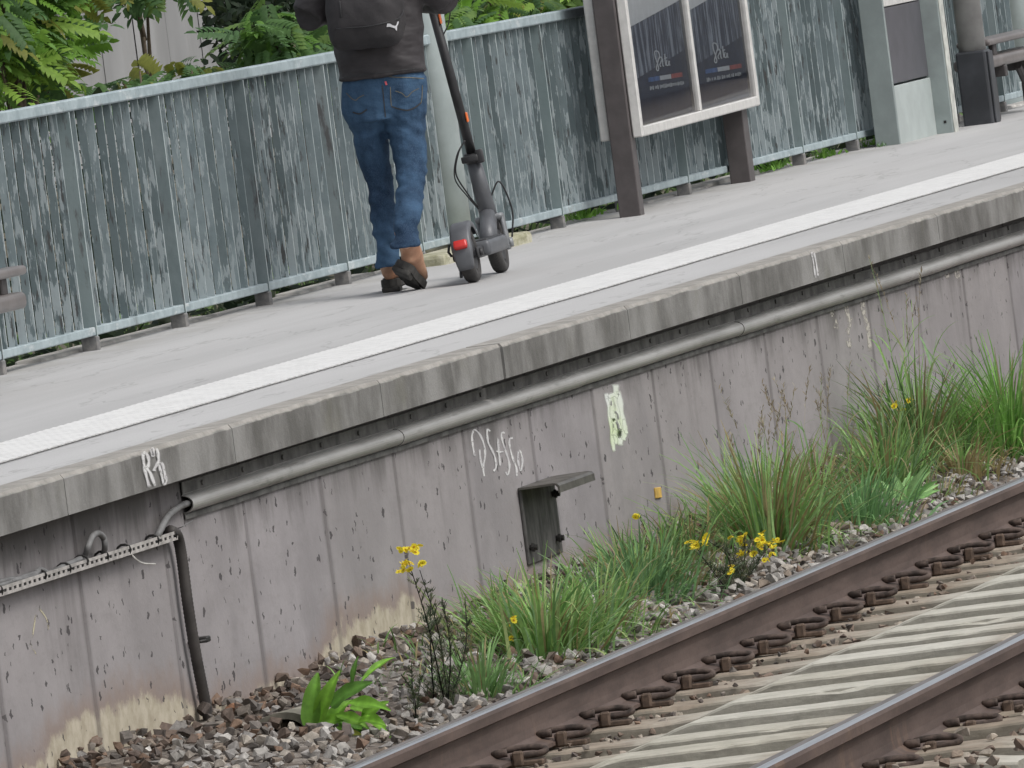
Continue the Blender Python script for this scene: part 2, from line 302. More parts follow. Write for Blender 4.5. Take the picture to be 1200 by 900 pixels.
    n = NT('streaked_band'); f = n.noise(9, 4, .6, n.vec((2.3, 1, .35))); M['poster_streaked'] = n.fin(n.mix(n.ramp(f, .45, .62), (.035, .055, .10), (.36, .42, .50)), .5)
    M['ink'] = plain('print_ink', (.62, .68, .72), .5, var=.05); M['ink_blue'] = plain('ink_blue', (.07, .17, .42), .5); M['ink_red'] = plain('ink_red', (.42, .10, .09), .5)
    n = NT('glass_pane'); tr = n.t.nodes.new('ShaderNodeBsdfTransparent'); gl = n.t.nodes.new('ShaderNodeBsdfGlossy'); gl.inputs['Roughness'].default_value = .02
    fr = n.t.nodes.new('ShaderNodeFresnel'); fr.inputs[0].default_value = 1.5; ms = n.t.nodes.new('ShaderNodeMixShader')
    n.t.links.new(fr.outputs[0], ms.inputs[0]); n.t.links.new(tr.outputs[0], ms.inputs[1]); n.t.links.new(gl.outputs[0], ms.inputs[2]); n.t.links.new(ms.outputs[0], n.out.inputs[0]); M['glass'] = n.m
    M['totem'] = plain('totem_grey_green', (.265, .305, .30), .45, .1, .12, 6); M['totem_pale'] = plain('totem_pale', (.40, .445, .435), .45, .05, .08, 6); M['totem_dark'] = plain('totem_dark', (.085, .083, .095), .4, 0, .1, 8)
    M['totem_edge'] = plain('totem_edge', (.50, .51, .47), .5); M['pole'] = plain('pole_galvanised', (.40, .455, .45), .5, .15, .12, 5); M['pole_grey'] = plain('pole_grey', (.33, .325, .315), .5, .1, .15, 7)
    M['box_dark'] = plain('box_dark', (.045, .048, .054), .45, 0, .25, 5); M['bench'] = plain('bench_plastic', (.155, .14, .135), .38, 0, .12, 10); M['bench_leg'] = plain('bench_leg', (.06, .055, .055), .55)
    n = NT('footing'); col = n.mix(n.ramp(n.noise(7, 6, .7), .3, .7), (.33, .32, .22), (.52, .50, .40)); col = n.mix(n.math('MULTIPLY', n.ramp(n.noise(5, 5, .7, n.vec((1, 1, 2), (2, 2, 2))), .5, .65), .7), col, (.19, .19, .10)); n.bump(n.noise(50, 5), .5, .01); M['footing'] = n.fin(col, .92)
    M['ring'] = plain('ring_concrete', (.20, .19, .155), .95, 0, .4, 12, .4)
    M['kerb'] = plain('kerb_concrete', (.42, .405, .38), .9, 0, .25, 7, .3)
    n = NT('cladding'); col = n.mix(n.ramp(n.noise(.7, 4, .6, n.vec((1, 1, .5))), .3, .7), (.29, .293, .30), (.44, .443, .45)); M['clad'] = n.fin(col, .35, .25); M['clad_dark'] = plain('cladding_frame', (.14, .145, .15), .5, .4)
    # person
    n = NT('denim'); tw = n.noise(260, 2, .5, n.vec((1, 1, .5)))
    col = n.mix(n.ramp(n.noise(5, 4, .6, n.vec((1, 1, .6))), .35, .68), (.013, .030, .062), (.055, .112, .195)); col = n.mix(n.math('MULTIPLY', n.ramp(tw, .4, .7), .3), col, (.08, .13, .20))
    n.bump(n.math('ADD', n.math('MULTIPLY', n.noise(9, 3, .5, n.vec((1, 1, 1.9))), 1.), n.math('MULTIPLY', tw, .06)), .55, .025); M['denim'] = n.fin(col, .85, 0, .2)
    n = NT('jacket_nylon'); col = n.mix(n.ramp(n.noise(6, 4), .3, .7), (.032, .029, .031), (.047, .042, .045)); n.bump(n.noise(7, 2, .5, n.vec((1, 1, 2.4))), .5, .03); M['jacket'] = n.fin(col, .62)
    n = NT('backpack_fabric'); col = n.mix(n.ramp(n.noise(7, 4), .3, .7), (.026, .024, .026), (.040, .037, .039)); n.bump(n.math('ADD', n.noise(9, 3), n.math('MULTIPLY', n.noise(300, 2), .1)), .4, .02); M['bag'] = n.fin(col, .7)
    M['stitch'] = plain('stitching', (.13, .12, .09), .8); M['logo'] = plain('logo_white', (.62, .62, .64), .6, var=.05); M['tab'] = plain('tab_red', (.55, .10, .12), .7)
    n = NT('boot_leather'); col = n.mix(n.ramp(n.noise(14, 4), .3, .7), (.38, .20, .125), (.55, .33, .215)); n.bump(n.noise(40, 4), .2, .004); M['boot'] = n.fin(col, .5)
    M['sole'] = plain('boot_sole', (.05, .048, .045), .85, var=.35, scale=30); M['skin'] = plain('skin', (.50, .30, .22), .55, var=.08); M['hair'] = plain('hair', (.03, .022, .018), .6)
    # scooter
    M['sc_grey'] = plain('scooter_grey', (.115, .12, .13), .42, .2, .12, 14); M['sc_dark'] = plain('scooter_dark', (.032, .032, .034), .45); M['tyre'] = plain('tyre', (.055, .053, .052), .85, var=.3, scale=30); M['rim'] = plain('rim', (.075, .075, .08), .5, .3)
    M['sc_light'] = plain('scooter_alloy', (.24, .25, .26), .4, .3); n = NT('lens_red'); M['red'] = n.fin((.55, .03, .025), .25, 0, .6); n = NT('lens_orange'); M['orange'] = n.fin((.75, .16, .03), .3, 0, .6)
build_materials()

# ================================================================== SETTING
X_A, X_B = 8.0, 150.0
mb = MB(); mb.box(-300, 500, -400, 400, -2.3, -1.35); tag(mb.build('ground', M['earth']), kind='structure')
def bed_z(x, y):           # ballast height
    nz = mnoise.noise(Vector((x*.9, y*1.3, 3.1)))*.03
    if y > YR1+.12: t = min(1, (y-YR1-.12)/(YW-YR1-.12)); return -1.075+(ZB+.03+1.075)*t**.8+nz
    return -1.19+nz*.5
# ballast bed: fine grid near the picture, coarse beyond
xs = [X_A+i*(30-X_A)/8 for i in range(8)]+[30+.25*i for i in range(104)]+[56+i*6 for i in range(16)]
ys = [2.2, 4., 5.2, 6., 6.6, 7.0, 7.3, 7.6, 8.2, 8.8, 9.0, 9.15, 9.3, 9.5, 9.7, 9.9, 10.1, YW+.2]
mb = MB(); mb.add([(x, y, bed_z(x, y)-.02) for x in xs for y in ys], [(i*len(ys)+j, i*len(ys)+j+1, (i+1)*len(ys)+j+1, (i+1)*len(ys)+j) for i in range(len(xs)-1) for j in range(len(ys)-1)])
tag(mb.build('ballast_bed', M['bed'], smooth=True), kind='structure')
# platform
plat = empty('platform', (0, YE, 0), kind='structure')
mb = MB(); mb.box(X_A, X_B, YE+.14, YF+.16, -1.3, 0); wpart(mb, 'platform_surface', M['asphalt'], plat)
cj = [X_A, 14, 20, 26, 30.8, 32.9, 34.95, 36.0, 38.15, 40.25, 42.15, 44.3, 46.4, 48.5, 50.6, 52.7, 56.9, 61, 67, 75, 90, 110, 150]
for i in range(len(cj)-1):
    a, b = cj[i], cj[i+1]; wide = .022 if abs(a-42.15) < .01 else .004; wr = .022 if abs(b-42.15) < .01 else .004
    mb = MB(); nseg = max(2, int((b-a)/.16)) if 30 < a < 60 else 2
    vs = []; fs = []
    for k in range(nseg+1):
        x = a+wide+(b-a-wide-wr)*k/nseg; e = mnoise.noise(Vector((x*3.1, 0, 1)))*.0025; t = mnoise.noise(Vector((x*4.3, 7, 1)))*.003
        ch = .012+.008*mnoise.noise(Vector((x*6, 2, 2)))
        vs += [(x, YE+e, -.129), (x, YE+e, -ch), (x, YE+e+ch*.9, .003+t), (x, YE+.139, .003), (x, YE+.139, -.129)]
    for k in range(nseg):
        for j in range(5): fs.append((k*5+j, k*5+(j+1) % 5, (k+1)*5+(j+1) % 5, (k+1)*5+j))
    fs += [(0, 1, 2, 3, 4), tuple(nseg*5+j for j in range(5))]
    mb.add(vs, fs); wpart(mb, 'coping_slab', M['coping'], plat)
# tactile strip: ribbed white tiles
strip = MB(); S0, S1 = YE+.565, YE+.963
xx = X_A
while xx < 100:
    L = .45; nr = 5
    for r in range(nr):
        x0 = xx+L*r/nr; wob = lambda q: .012*mnoise.noise(Vector((q*.55, 4, 4)))+.006*mnoise.noise(Vector((q*2.1, 8, 4)))
        p = L/nr; x1, x2, x3 = x0+p*.28, x0+p*.72, x0+p
        vs = []
        for q, z in ((x0, .003), (x1, .0075), (x2, .0075), (x3, .003)): vs += [(q, S0+wob(q), z), (q, S1+wob(q), z)]
        strip.cur = 1; strip.add(vs, [(0, 1, 3, 2), (4, 5, 7, 6)]); strip.add([vs[0], vs[2], vs[4], vs[6]], [(0, 1, 2, 3)]); strip.cur = 0; strip.add(vs[2:6], [(0, 1, 3, 2)])
    xx += L
so_ = wpart(strip, 'tactile_strip', [M['white_paint'], M['rib_shade']], plat); so_['kind'] = 'stuff'
mb = MB(); pts = [(x, S0+.012*mnoise.noise(Vector((x*.55, 4, 4)))+.006*mnoise.noise(Vector((x*2.1, 8, 4)))-.010, .0022) for x in [20+.25*i for i in range(220)]]
mb.ribbon(pts, .007, (0, 0, 1)); wpart(mb, 'strip_seam', M['joint'], plat)
# low concrete kerb under the fence
for i in range(24):
    mb = MB(); x0 = 40+i*1.43; mb.bevbox(x0, x0+1.42, YF+.05, YF+.17, -.3, .012+random.uniform(-.012, .015), .012); wpart(mb, 'kerb_stone', M['kerb'], plat)
# platform wall with cast panels
wall = empty('platform_wall', (42, YW, ZB), 'grey pitted concrete wall below the platform edge with vertical panel joints', 'wall')
mb = MB(); mb.box(X_A, X_B, YW+.03, YW+.15, -1.3, -.11); wpart(mb, 'wall_backing', M['joint'], wall)
wj = [X_A, 14, 20, 25.59-1.08+1.08]+[36.39+1.08*k for k in range(-9, 20)]+[58.5, 64, 72, 90, 120, 150]
for i in range(len(wj)-1):
    mb = MB(); d = 0. if 34 < wj[i] < 54 else random.uniform(.001, .006); mb.bevbox(wj[i]+.011, wj[i+1]-.011, YW+d, YW+.06, -1.28, -.12, .008, 1); wpart(mb, 'wall_panel', M['wall'], wall)
def wp(x, y, off=.012): return oy(x, y, YW-off)
def strokes(name, lst, mat, parent, width, off=.0012, Y=None, n=5):
    mb = MB(); al = []
    for i, l in enumerate(lst):
        p = catmull([Vector((x, y, 0)) for x, y in l], n); wd = width if isinstance(width, (int, float)) else width[i]; k = len(p); vs = []
        for j, q in enumerate(p):
            t = (p[min(j+1, k-1)]-p[max(j-1, 0)]).normalized(); h = wd/2*(.9+.2*math.sin(j*.9+i)+.1*random.random()); yy = (Y or YW)-off-.0003*(i % 6); en = .25 if j in (0, k-1) else 1.
            for f_, a_ in ((1.45, 0.), (.6, .95), (-.6, .95), (-1.45, 0.)): vs.append(oy(q.x-t.y*h*f_, q.y+t.x*h*f_, yy)); al.append(a_*en)
        mb.add(vs, [(4*a+c, 4*a+c+1, 4*a+c+5, 4*a+c+4) for a in range(k-1) for c in range(3)])
    o = wpart(mb, name, mat, parent); at = o.data.color_attributes.new('al', 'FLOAT_COLOR', 'POINT'); at.data.foreach_set('color', np.repeat(np.array(al, np.float32), 4)); return o
def zz(l, ox_, oy_, k): return [(ox_+x/k, oy_+y/k) for x, y in l]
# tag beside the metal step: strokes like  ) 5 + 5 S o
g = [[(75,215),(72,165),(90,130),(125,165),(150,230),(155,300),(143,370),(150,430)], [(90,300),(78,240),(75,200)], [(120,250),(125,310),(140,380)],
     [(190,140),(172,128),(168,160),(178,215),(205,270),(222,320),(225,370),(208,395)], [(225,265),(250,270),(275,268)], [(237,180),(242,260),(250,330),(252,360)],
     [(285,150),(262,150),(264,190),(285,260),(305,320),(312,370),(300,415),(285,395)], [(335,180),(312,190),(314,240),(335,320),(355,370),(358,430)],
     [(370,260),(365,310),(375,370),(385,385),(395,330),(385,275),(370,258)]]
go = strokes('graffiti', [zz(l, 540, 480, 1200/220) for l in g], M['spray'], wall, 2.3)
go['label'] = 'thin white sprayed scrawl of hooked figures'
# pale blotch
def poly(name, pts, mat, parent, off, Y=YW):
    bm = bmesh.new(); vs = [bm.verts.new(oy(x, y, Y-off)) for x, y in pts]; f = bm.faces.new(vs); bmesh.ops.triangulate(bm, faces=[f]); me = bpy.data.meshes.new(name); bm.to_mesh(me); bm.free()
    o = mobj(name, me, mat, parent); o.data.transform(Matrix.Translation(-parent.location)); return o
b = [(90,180),(125,225),(160,190),(178,200),(185,125),(205,82),(235,150),(245,220),(262,290),(280,360),(300,460),(310,560),(335,640),(320,690),(300,660),(290,735),(268,690),(255,790),(238,730),(222,745),(205,800),(190,858),(172,790),(160,650),(145,520),(125,380),(105,260)]
o = strokes('graffiti', [zz(l, 700, 440, 426/45) for l in ([(98,190),(125,330),(150,520),(168,690),(186,850)], [(150,215),(165,350),(185,500),(205,650),(215,770)], [(205,95),(208,200),(225,330),(250,480),(262,640),(250,780)], [(235,170),(255,300),(272,430),(290,570),(300,660),(288,720)], [(290,480),(310,590),(328,650)], [(120,240),(180,215),(235,235)], [(150,400),(180,385),(255,365)], [(165,500),(200,485)], [(170,620),(220,640),(290,640)])], M['spray2'], wall, [4.6, 6.2, 7.6, 5.6, 4.6, 4.5, 5, 3.2, 7.5]); o['label'] = 'pale green white sprayed block'
strokes('graffiti', [zz(l, 700, 440, 426/45) for l in ([(155,275),(158,340)], [(195,395),(225,430),(238,490)], [(212,515),(232,545),(240,600)], [(182,535),(184,580)], [(235,190),(240,220)])], M['spray_grey'], wall, [1.0, 1.4, 1.8, .9, .9], .0036)
g = [[(225,250),(235,400),(265,560),(320,790)], [(225,250),(285,290),(315,380),(300,470),(260,480)], [(270,480),(340,580),(410,770)], [(345,195),(375,310),(385,230),(350,190)], [(435,190),(455,300),(460,400),(400,500),(395,540)], [(470,420),(500,560),(545,720),(570,690),(555,580),(510,430),(470,420)]]
strokes('graffiti', [zz(l, 150, 510, 771/60) for l in g], M['spray'], plat, 3.6, .0035, YE)
for px in ((720, 405), (952, 310), (1190, 235)):
    pass
strokes('paint_drip', [[(951, 294), (953, 306), (956, 326)], [(954, 295), (957, 312), (959, 324)]], M['spray'], plat, 2.0, .0035, YE)
for l in ([(974,362),(978,374),(980,386)], [(990,354),(993,366),(996,378),(992,392)], [(1010,352),(1013,370),(1017,384),(1020,412)], [(994,395),(996,408)], [(1108,318),(1111,326)], [(1120,314),(1124,330)]):
    strokes('paint_patch', [l], M['old_paint'], wall, 5)
for l in ([(45,712),(54,724),(57,738)], [(42,720),(38,748)], [(33,750),(43,768)]): strokes('paint_patch', [l], M['old_yellow'], wall, 1.6)

# ================================================================== TRACK
RS = 1.08
prof = [(-.075, 0), (-.075, .0115), (-.03, .022), (-.012, .036), (-.0085, .06), (-.0085, .10), (-.013, .122), (-.036, .132), (-.0375, .158), (-.033, .168), (-.024, .1712), (-.006, .172), (.012, .172), (.024, .1712), (.033, .168), (.0375, .158), (.036, .132), (.013, .122), (.0085, .10), (.0085, .06), (.012, .036), (.03, .022), (.075, .0115), (.075, 0)]
def rail(Y, Z, label):
    r = empty('rail', (40, Y, Z-.172*RS), label, 'rail')
    mb = MB(); n = len(prof); xs_ = [X_A, 30, 36, 42, 50, 70, 120]
    vs = [(x, Y+a*RS, Z-.172*RS+b*RS) for x in xs_ for a, b in prof]
    mb.v = [tuple(v) for v in vs]
    for i in range(len(xs_)-1):
        for j in range(n):
            mb.f.append((i*n+j, i*n+(j+1) % n, (i+1)*n+(j+1) % n, (i+1)*n+j)); mb.mi.append(2 if j in (9, 10) else 1 if j in (11, 12, 13, 14) else 0)
    mb.f.append(tuple(range(n))); mb.mi.append(0)
    wpart(mb, 'rail_profile', [M['rust'], M['rail_dull'], M['rail_bright']], r); return r
rail(YR1, ZR1, 'rusty steel rail with bright running edge, beside the weeds and platform wall')
rail(YR2, ZR2, 'rusty steel rail on the side of the sleepers away from the platform wall')
# sleeper master (origin: rail seat 1 on the base)
SP = .648; SX0 = 36.836
def sleeper_meshes():
    zt1 = -.172*RS-.012; tilt = .022/1.626
    sec = []   # (y offset from rail 1, half width top, half width base, top z rel to rail-1 top)
    pr = [(.52, .115, .15, -.02), (.36, .125, .16, 0), (-.36, .13, .165, 0), (-.45, .135, .17, .004), (-.55, .128, .16, .042), (-1.25, .128, .16, .042), (-1.33, .135, .165, .004), (-1.38, .13, .165, 0), (-1.98, .125, .16, 0), (-2.14, .115, .15, -.02)]
    bodies = []; yk = [p[0] for p in pr][::-1]
    for vv in range(6):
        mb = MB(); rr = []; N_ = 44
        for k in range(N_+1):
            y = .52-2.66*k/N_; a, b, dz = [float(np.interp(y, yk, [p[q] for p in pr][::-1])) for q in (1, 2, 3)]
            nz = lambda q, sc=7: mnoise.noise(Vector((y*sc, q*3.7, vv*9.1))); a *= .90; a += .003*nz(1)+.003*nz(2, 19); z = ZR1+zt1+dz-y*tilt+.0015*nz(3)+.001*nz(4, 21); chip = .010*max(0, nz(5, 11)-.25)+.02*max(0, nz(8, 5)-.45)
            rr.append([(-b, y, z-.20), (-a-.010-.002*nz(6, 13), y, z-.045), (-a-.006, y, z-.010-chip), (-a-.001+chip, y, z-.003-chip), (-a+.010, y, z), (a-.010, y, z), (a+.001, y, z-.003), (a+.006, y, z-.010), (a+.010, y, z-.045), (b, y, z-.20)])
        mb.rings(rr); me = mb.mesh('sleeper_body'); bodies.append(me)
    body = bodies
    # spring clip: looped bar, one mesh
    mb = MB(); c = catmull([(.012, .056, .032), (.014, .03, .040), (.014, -.03, .043), (.012, -.085, .041), (.006, -.116, .034), (-.006, -.120, .024), (-.010, -.09, .017), (-.012, -.02, .015), (-.012, .01, .014)], 5); mb.tube([Vector((a.x*1.0, a.y*.88, a.z*.85)) for a in c], .0108, 8)
    c = catmull([(.012, .056, .032), (.006, .066, .031), (-.008, .068, .031), (-.014, .05, .032), (-.012, .022, .033)], 4); mb.tube([Vector((a.x, a.y*.88, a.z*.85)) for a in c], .0135, 8); clip = mb.mesh('clip', True)
    mb = MB(); mb.bevbox(-.04, -.006, -.035, .0, -.02, .030, .006, 1); mb.bevbox(-.03, .03, -.10, .02, -.022, -.002, .005, 1); sh = mb.mesh('shoulder')
    mb = MB(); mb.bevbox(-.08, .08, -.085, .085, -.014, -.001, .004, 1); pad = mb.mesh('pad')
    return body, clip, sh, pad
SB, SC, SS, SPD = sleeper_meshes()
def sleeper(x):
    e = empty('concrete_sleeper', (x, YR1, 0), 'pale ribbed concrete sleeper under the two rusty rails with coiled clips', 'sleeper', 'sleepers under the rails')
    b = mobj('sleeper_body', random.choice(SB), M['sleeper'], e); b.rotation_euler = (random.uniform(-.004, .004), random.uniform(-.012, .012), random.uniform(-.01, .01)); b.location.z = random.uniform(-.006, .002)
    for ry, zr, sgn in ((0, ZR1, 1), (0, ZR1, -1), (YR2-YR1, ZR2, 1), (YR2-YR1, ZR2, -1)):
        zf = zr-.172*RS
        c = mobj('rail_clip', SC, M['clip'], e, (0, ry-sgn*.085, zf+.012)); s_ = mobj('clip_shoulder', SS, M['clip2'], c)
        c.rotation_euler.z = 0 if sgn > 0 else math.pi
        c.rotation_euler.z += random.uniform(-.05, .05)
for i in range(-8, 22): sleeper(SX0+.0+i*SP)
# ------------------------------------------------------------------ stones
def stone_bases(k=18, np_=11):
    out = []
    for i in range(k):
        bm = bmesh.new()
        for _ in range(np_):
            v = Vector((random.gauss(0, 1), random.gauss(0, 1), random.gauss(0, 1))).normalized()*random.uniform(.7, 1.1)
            bm.verts.new((v.x, v.y*random.uniform(.7, 1), v.z*.72))
        r = bmesh.ops.convex_hull(bm, input=bm.verts[:]); bmesh.ops.delete(bm, geom=[g for g in r['geom_interior'] if isinstance(g, bmesh.types.BMVert)], context='VERTS')
        bmesh.ops.triangulate(bm, faces=bm.faces[:]); bm.verts.index_update()
        out.append((np.array([v.co[:] for v in bm.verts]), np.array([[v.index for v in f.verts] for f in bm.faces]))); bm.free()
    return out
STB = stone_bases()
def tri_mesh(name, V, T, cols=None):
    me = bpy.data.meshes.new(name); me.vertices.add(len(V)); me.vertices.foreach_set('co', np.asarray(V, np.float32).ravel())
    me.loops.add(len(T)*3); me.loops.foreach_set('vertex_index', np.asarray(T, np.int32).ravel())
    me.polygons.add(len(T)); me.polygons.foreach_set('loop_start', np.arange(0, len(T)*3, 3, dtype=np.int32)); me.polygons.foreach_set('loop_total', np.full(len(T), 3, np.int32))
    if cols is not None:
        a = me.color_attributes.new('col', 'FLOAT_COLOR', 'POINT'); c4 = np.ones((len(V), 4), np.float32); c4[:, :3] = cols; a.data.foreach_set('color', c4.ravel())
    me.update(calc_edges=True); return me
def rotm(n):
    q = rng.normal(size=(n, 4)); q /= np.linalg.norm(q, axis=1)[:, None]; w_, x, y, z = q.T
    return np.stack([1-2*(y*y+z*z), 2*(x*y-z*w_), 2*(x*z+y*w_), 2*(x*y+z*w_), 1-2*(x*x+z*z), 2*(y*z-x*w_), 2*(x*z-y*w_), 2*(y*z+x*w_), 1-2*(x*x+y*y)], -1).reshape(n, 3, 3)
def stones(name, pts, sizes, cols, parent=None):
    pts = np.array(pts); sizes = np.array(sizes); cols = np.array(cols); R_ = rotm(len(pts)); Vs = []; Ts = []; Cs = []; off = 0
    idx = rng.integers(0, len(STB), len(pts))
    for i in range(len(pts)):
        v, t = STB[idx[i]]; p = (v @ R_[i].T)*np.array([1, 1, .8])*sizes[i]+pts[i]
        Vs.append(p); Ts.append(t+off); Cs.append(np.repeat(cols[i][None], len(v), 0)); off += len(v)
    me = tri_mesh(name, np.concatenate(Vs), np.concatenate(Ts), np.concatenate(Cs)); me.shade_flat(); return mobj(name, me, M['stone'], parent)
def stone_col(kind):
    if kind == 'brown': c = random.choice([(.12, .092, .077), (.15, .115, .094), (.095, .08, .072), (.19, .13, .095), (.13, .118, .108), (.20, .178, .155)])
    elif kind == 'pale': c = random.choice([(.33, .32, .30), (.43, .42, .40), (.27, .26, .25), (.22, .21, .20), (.36, .33, .29), (.30, .29, .28), (.24, .20, .165)])
    else: c = random.choice([(.20, .155, .125), (.27, .22, .175), (.16, .12, .095), (.30, .26, .22), (.36, .32, .27)])
    k = random.uniform(.8, 1.2); return tuple(x*k for x in c)
pts, sz, cl = [], [], []
for _ in range(5600):
    x = random.uniform(33.5, 52.5); y = random.uniform(YR1+.1, YW-.01); t = (y-YR1)/(YW-YR1)
    s_ = random.uniform(.014, .036)*(1.35 if random.random() < .15 else 1)
    pts.append((x, y, bed_z(x, y)+s_*random.uniform(-.3, .55))); sz.append(s_)
    pb = .88 if (t > .62+.12*math.sin(x*2.3) and x < 39) else (.55 if t > .8 else .16)
    cl.append(stone_col('brown' if random.random() < pb else 'pale'))
tag(stones('verge_gravel', pts, sz, cl), 'grey and brown gravel between platform wall and rail', 'gravel', kind='stuff')
pts, sz, cl = [], [], []
for k in range(-7, 18):
    xm = SX0+(k+.5)*SP
    for _ in range(250):
        x = xm+random.uniform(-.20, .20); y = random.uniform(6.5, YR1+.2)
        mid = 7.9 < y < 8.6; z0 = -1.175 if mid else (-1.184 if abs(y-YR1+.25) < .22 else -1.195); s_ = random.uniform(.013, .033)
        pts.append((x, y, z0-.02+random.uniform(0, .04))); sz.append(s_); cl.append(stone_col('track'))
for _ in range(900):
    x = random.uniform(31, 39); y = random.uniform(6.3, 7.36); s_ = random.uniform(.016, .036)
    if y > 7.18 and random.random() < .5: continue
    pts.append((x, y, -1.165+random.uniform(0, .06))); sz.append(s_); cl.append(stone_col('track'))
for k in range(-7, 18):
    for _ in range(7):
        x = SX0+k*SP+random.uniform(-.16, .3); y = YR1-random.uniform(.11, .3); pts.append((x, y, -1.155+random.uniform(0, .015))); sz.append(random.uniform(.01, .022)); cl.append(stone_col('brown'))
tag(stones('track_ballast', pts, sz, cl), 'rust brown ballast stones between sleepers', 'gravel', kind='stuff')
def rock(x, y, z, s, col, label, name='rock'):
    o = stones(name, [(0, 0, 0)], [s], [col]); o.location = oz(x, y, z); return tag(o, label, 'rock')
rock(272, 833, -.93, .045, (.24, .13, .08), 'angular reddish brown stone beside the black hose foot')
rock(484, 758, -.93, .045, (.48, .47, .46), 'pale block of stone against the wall by the ragwort stem')
rock(838, 634, -.94, .055, (.40, .39, .38), 'large pale stone at the wall foot behind the yellow ragwort bush')
rock(372, 858, -1.0, .028, (.33, .33, .33), 'pointed grey stone at the foot of the upright broad leaf')
# half-buried concrete ring
mb = MB(); c = oz(345, 852, -.97); rr = []
for i in range(17):
    a = math.pi*(.02+.96*i/16); ring = []
    for r_, dx in ((.075, 0), (.105, 0), (.105, .16), (.075, .16)): ring.append((math.cos(a)*r_*1.25, 0, 0))
    rr.append([(dx-.08+.5*math.cos(a)*0, -math.cos(a)*r_*1.3, math.sin(a)*r_*.75-.02) for r_, dx in ((.07, 0), (.105, 0), (.105, .3), (.07, .3))])
mb.rings(rr); o = mb.build('concrete_ring', M['ring'], smooth=False); o.location = oz(340, 850, -.97); o.rotation_euler.z = -.15; o.scale = (.8, .85, .85)
tag(o, 'half buried curved concrete ring in the brown stones', 'drain cover')

# ================================================================== THINGS ON THE WALL
# half-round cable duct
jx = [oy(213, 593, YW).x, oy(460, 511, YW).x, oy(671, 438, YW).x, oy(860, 383, YW).x, 50.2, 54.5, 60, 80, 110]
duct = empty('cable_duct', (jx[0], YW, -.232), 'long grey half-round metal cable duct under the platform edge', 'cable duct')
for i in range(len(jx)-1):
    a, b = jx[i], jx[i+1]+(.03 if i % 2 else -.0); a -= 0 if i % 2 or i == 0 else 0; r_ = .0295+(.0022 if i % 2 else 0); pr = []
    for k in range(13):
        t = math.pi*(.5-k/12); pr.append((-.004-math.cos(t)*r_*1.25, math.sin(t)*r_))
    q_ = .0012 if i % 2 else 0; pr = [(-.004, .075), (-.010-q_, .075), (-.010-q_, .036)]+pr+[(-.010-q_, -.036), (-.010-q_, -.050), (-.004, -.050)]
    inn = [(min(-.0015, y+.004), z*(.93 if abs(z) < .05 else 1)) for y, z in pr]
    mb = MB(); n = len(pr); ring = pr+inn[::-1]; nn = max(2, int((b-a)/.5)); rows = []
    for k in range(nn+1):
        x = a+(b-a)*k/nn; dz = -.232+.004*mnoise.noise(Vector((x*.8, 2, 5)))+(.012*(x-44)/8 if x < 56 else .018)*-1*.5; rows.append([(x, YW+y, dz+z) for y, z in ring])
    mb.rings(rows, False); NR = len(ring); mb.mi = [1 if (f_ % NR) in (0, 1, 15, 16) else 0 for f_ in range(len(mb.f))]
    for o_ in (0, (len(rows)-1)*NR):
        for k in range(n-1): mb.f.append((o_+k, o_+k+1, o_+NR-2-k, o_+NR-1-k)); mb.mi.append(1)
    wpart(mb, 'duct_section', [M['galv'], M['galv_dark']], duct)
    if 30 < a < 52:
        k = a+.25
        while k < min(b, 53):
            m2 = MB(); m2.tube([(k, YW-.010, -.232+.058), (k, YW-.017, -.232+.058)], .009, 8); wpart(m2, 'bolt', M['galv_dark'], duct); k += .55
# perforated cable tray
tl = [oy(x, y, YW-.05) for x, y in ((-260, 770), (0, 694), (100, 662.5), (208, 627))]; tz = lambda x: float(np.interp(x, [p.x for p in tl], [p.z for p in tl]))
xa, xb = tl[0].x, tl[-1].x
tray = empty('cable_tray', (xb, YW, tz(xb)), 'pale perforated metal cable tray fixed to the concrete wall', 'cable tray')
mb = MB(); H = .030; n_ = int((xb-xa)/.058)
for z0, z1 in ((-H/2, -H/2+.010), (H/2-.010, H/2)):
    mb.add([(x, YW-y, tz(x)+z) for x in (xa, (xa+xb)/2, xb) for y, z in ((.05, z0), (.05, z1), (.047, z1), (.047, z0))], [(a*4+j, a*4+(j+1) % 4, (a+1)*4+(j+1) % 4, (a+1)*4+j) for a in range(2) for j in range(4)])
for i in range(n_+1):
    x = xa+i*.058; mb.box(x, x+.026, YW-.0498, YW-.0472, tz(x)-H/2+.009, tz(x)+H/2-.009)
wpart(mb, 'perforated_side', M['tray'], tray)
mb = MB(); mb.add([(x, YW-y, tz(x)+z) for x in (xa, (xa+xb)/2, xb) for y, z in ((.047, -H/2), (.002, -H/2), (.002, -H/2+.003), (.047, -H/2+.003))], [(a*4+j, a*4+(j+1) % 4, (a+1)*4+(j+1) % 4, (a+1)*4+j) for a in range(2) for j in range(4)])
wpart(mb, 'tray_floor', M['galv_dark'], tray)
mb = MB(); mb.add([(x, YW-y, tz(x)+z) for x in (xa, (xa+xb)/2, xb-.05) for y, z in ((.038, -.008), (.030, .004), (.012, .004), (.008, -.008))], [(a*4+j, a*4+(j+1) % 4, (a+1)*4+(j+1) % 4, (a+1)*4+j) for a in range(2) for j in range(4)])
wpart(mb, 'cable_bundle', M['black_plastic'], tray)
for px, py in ((2, 692), (53, 674), (82, 666), (102, 657), (126, 652), (152, 644), (185, 633), (206, 626)):
    p = oy(px, py, YW-.05); mb = MB(); q = [(p.x+dx*.3, YW-.03-math.cos(a)*.0235, p.z+math.sin(a)*.0185) for a in [i*math.pi/5 for i in range(10)] for dx in (0,)]
    mb.tube(q, .0042, 6, closed=True); wpart(mb, 'cable_tie', M['black_plastic'], tray)
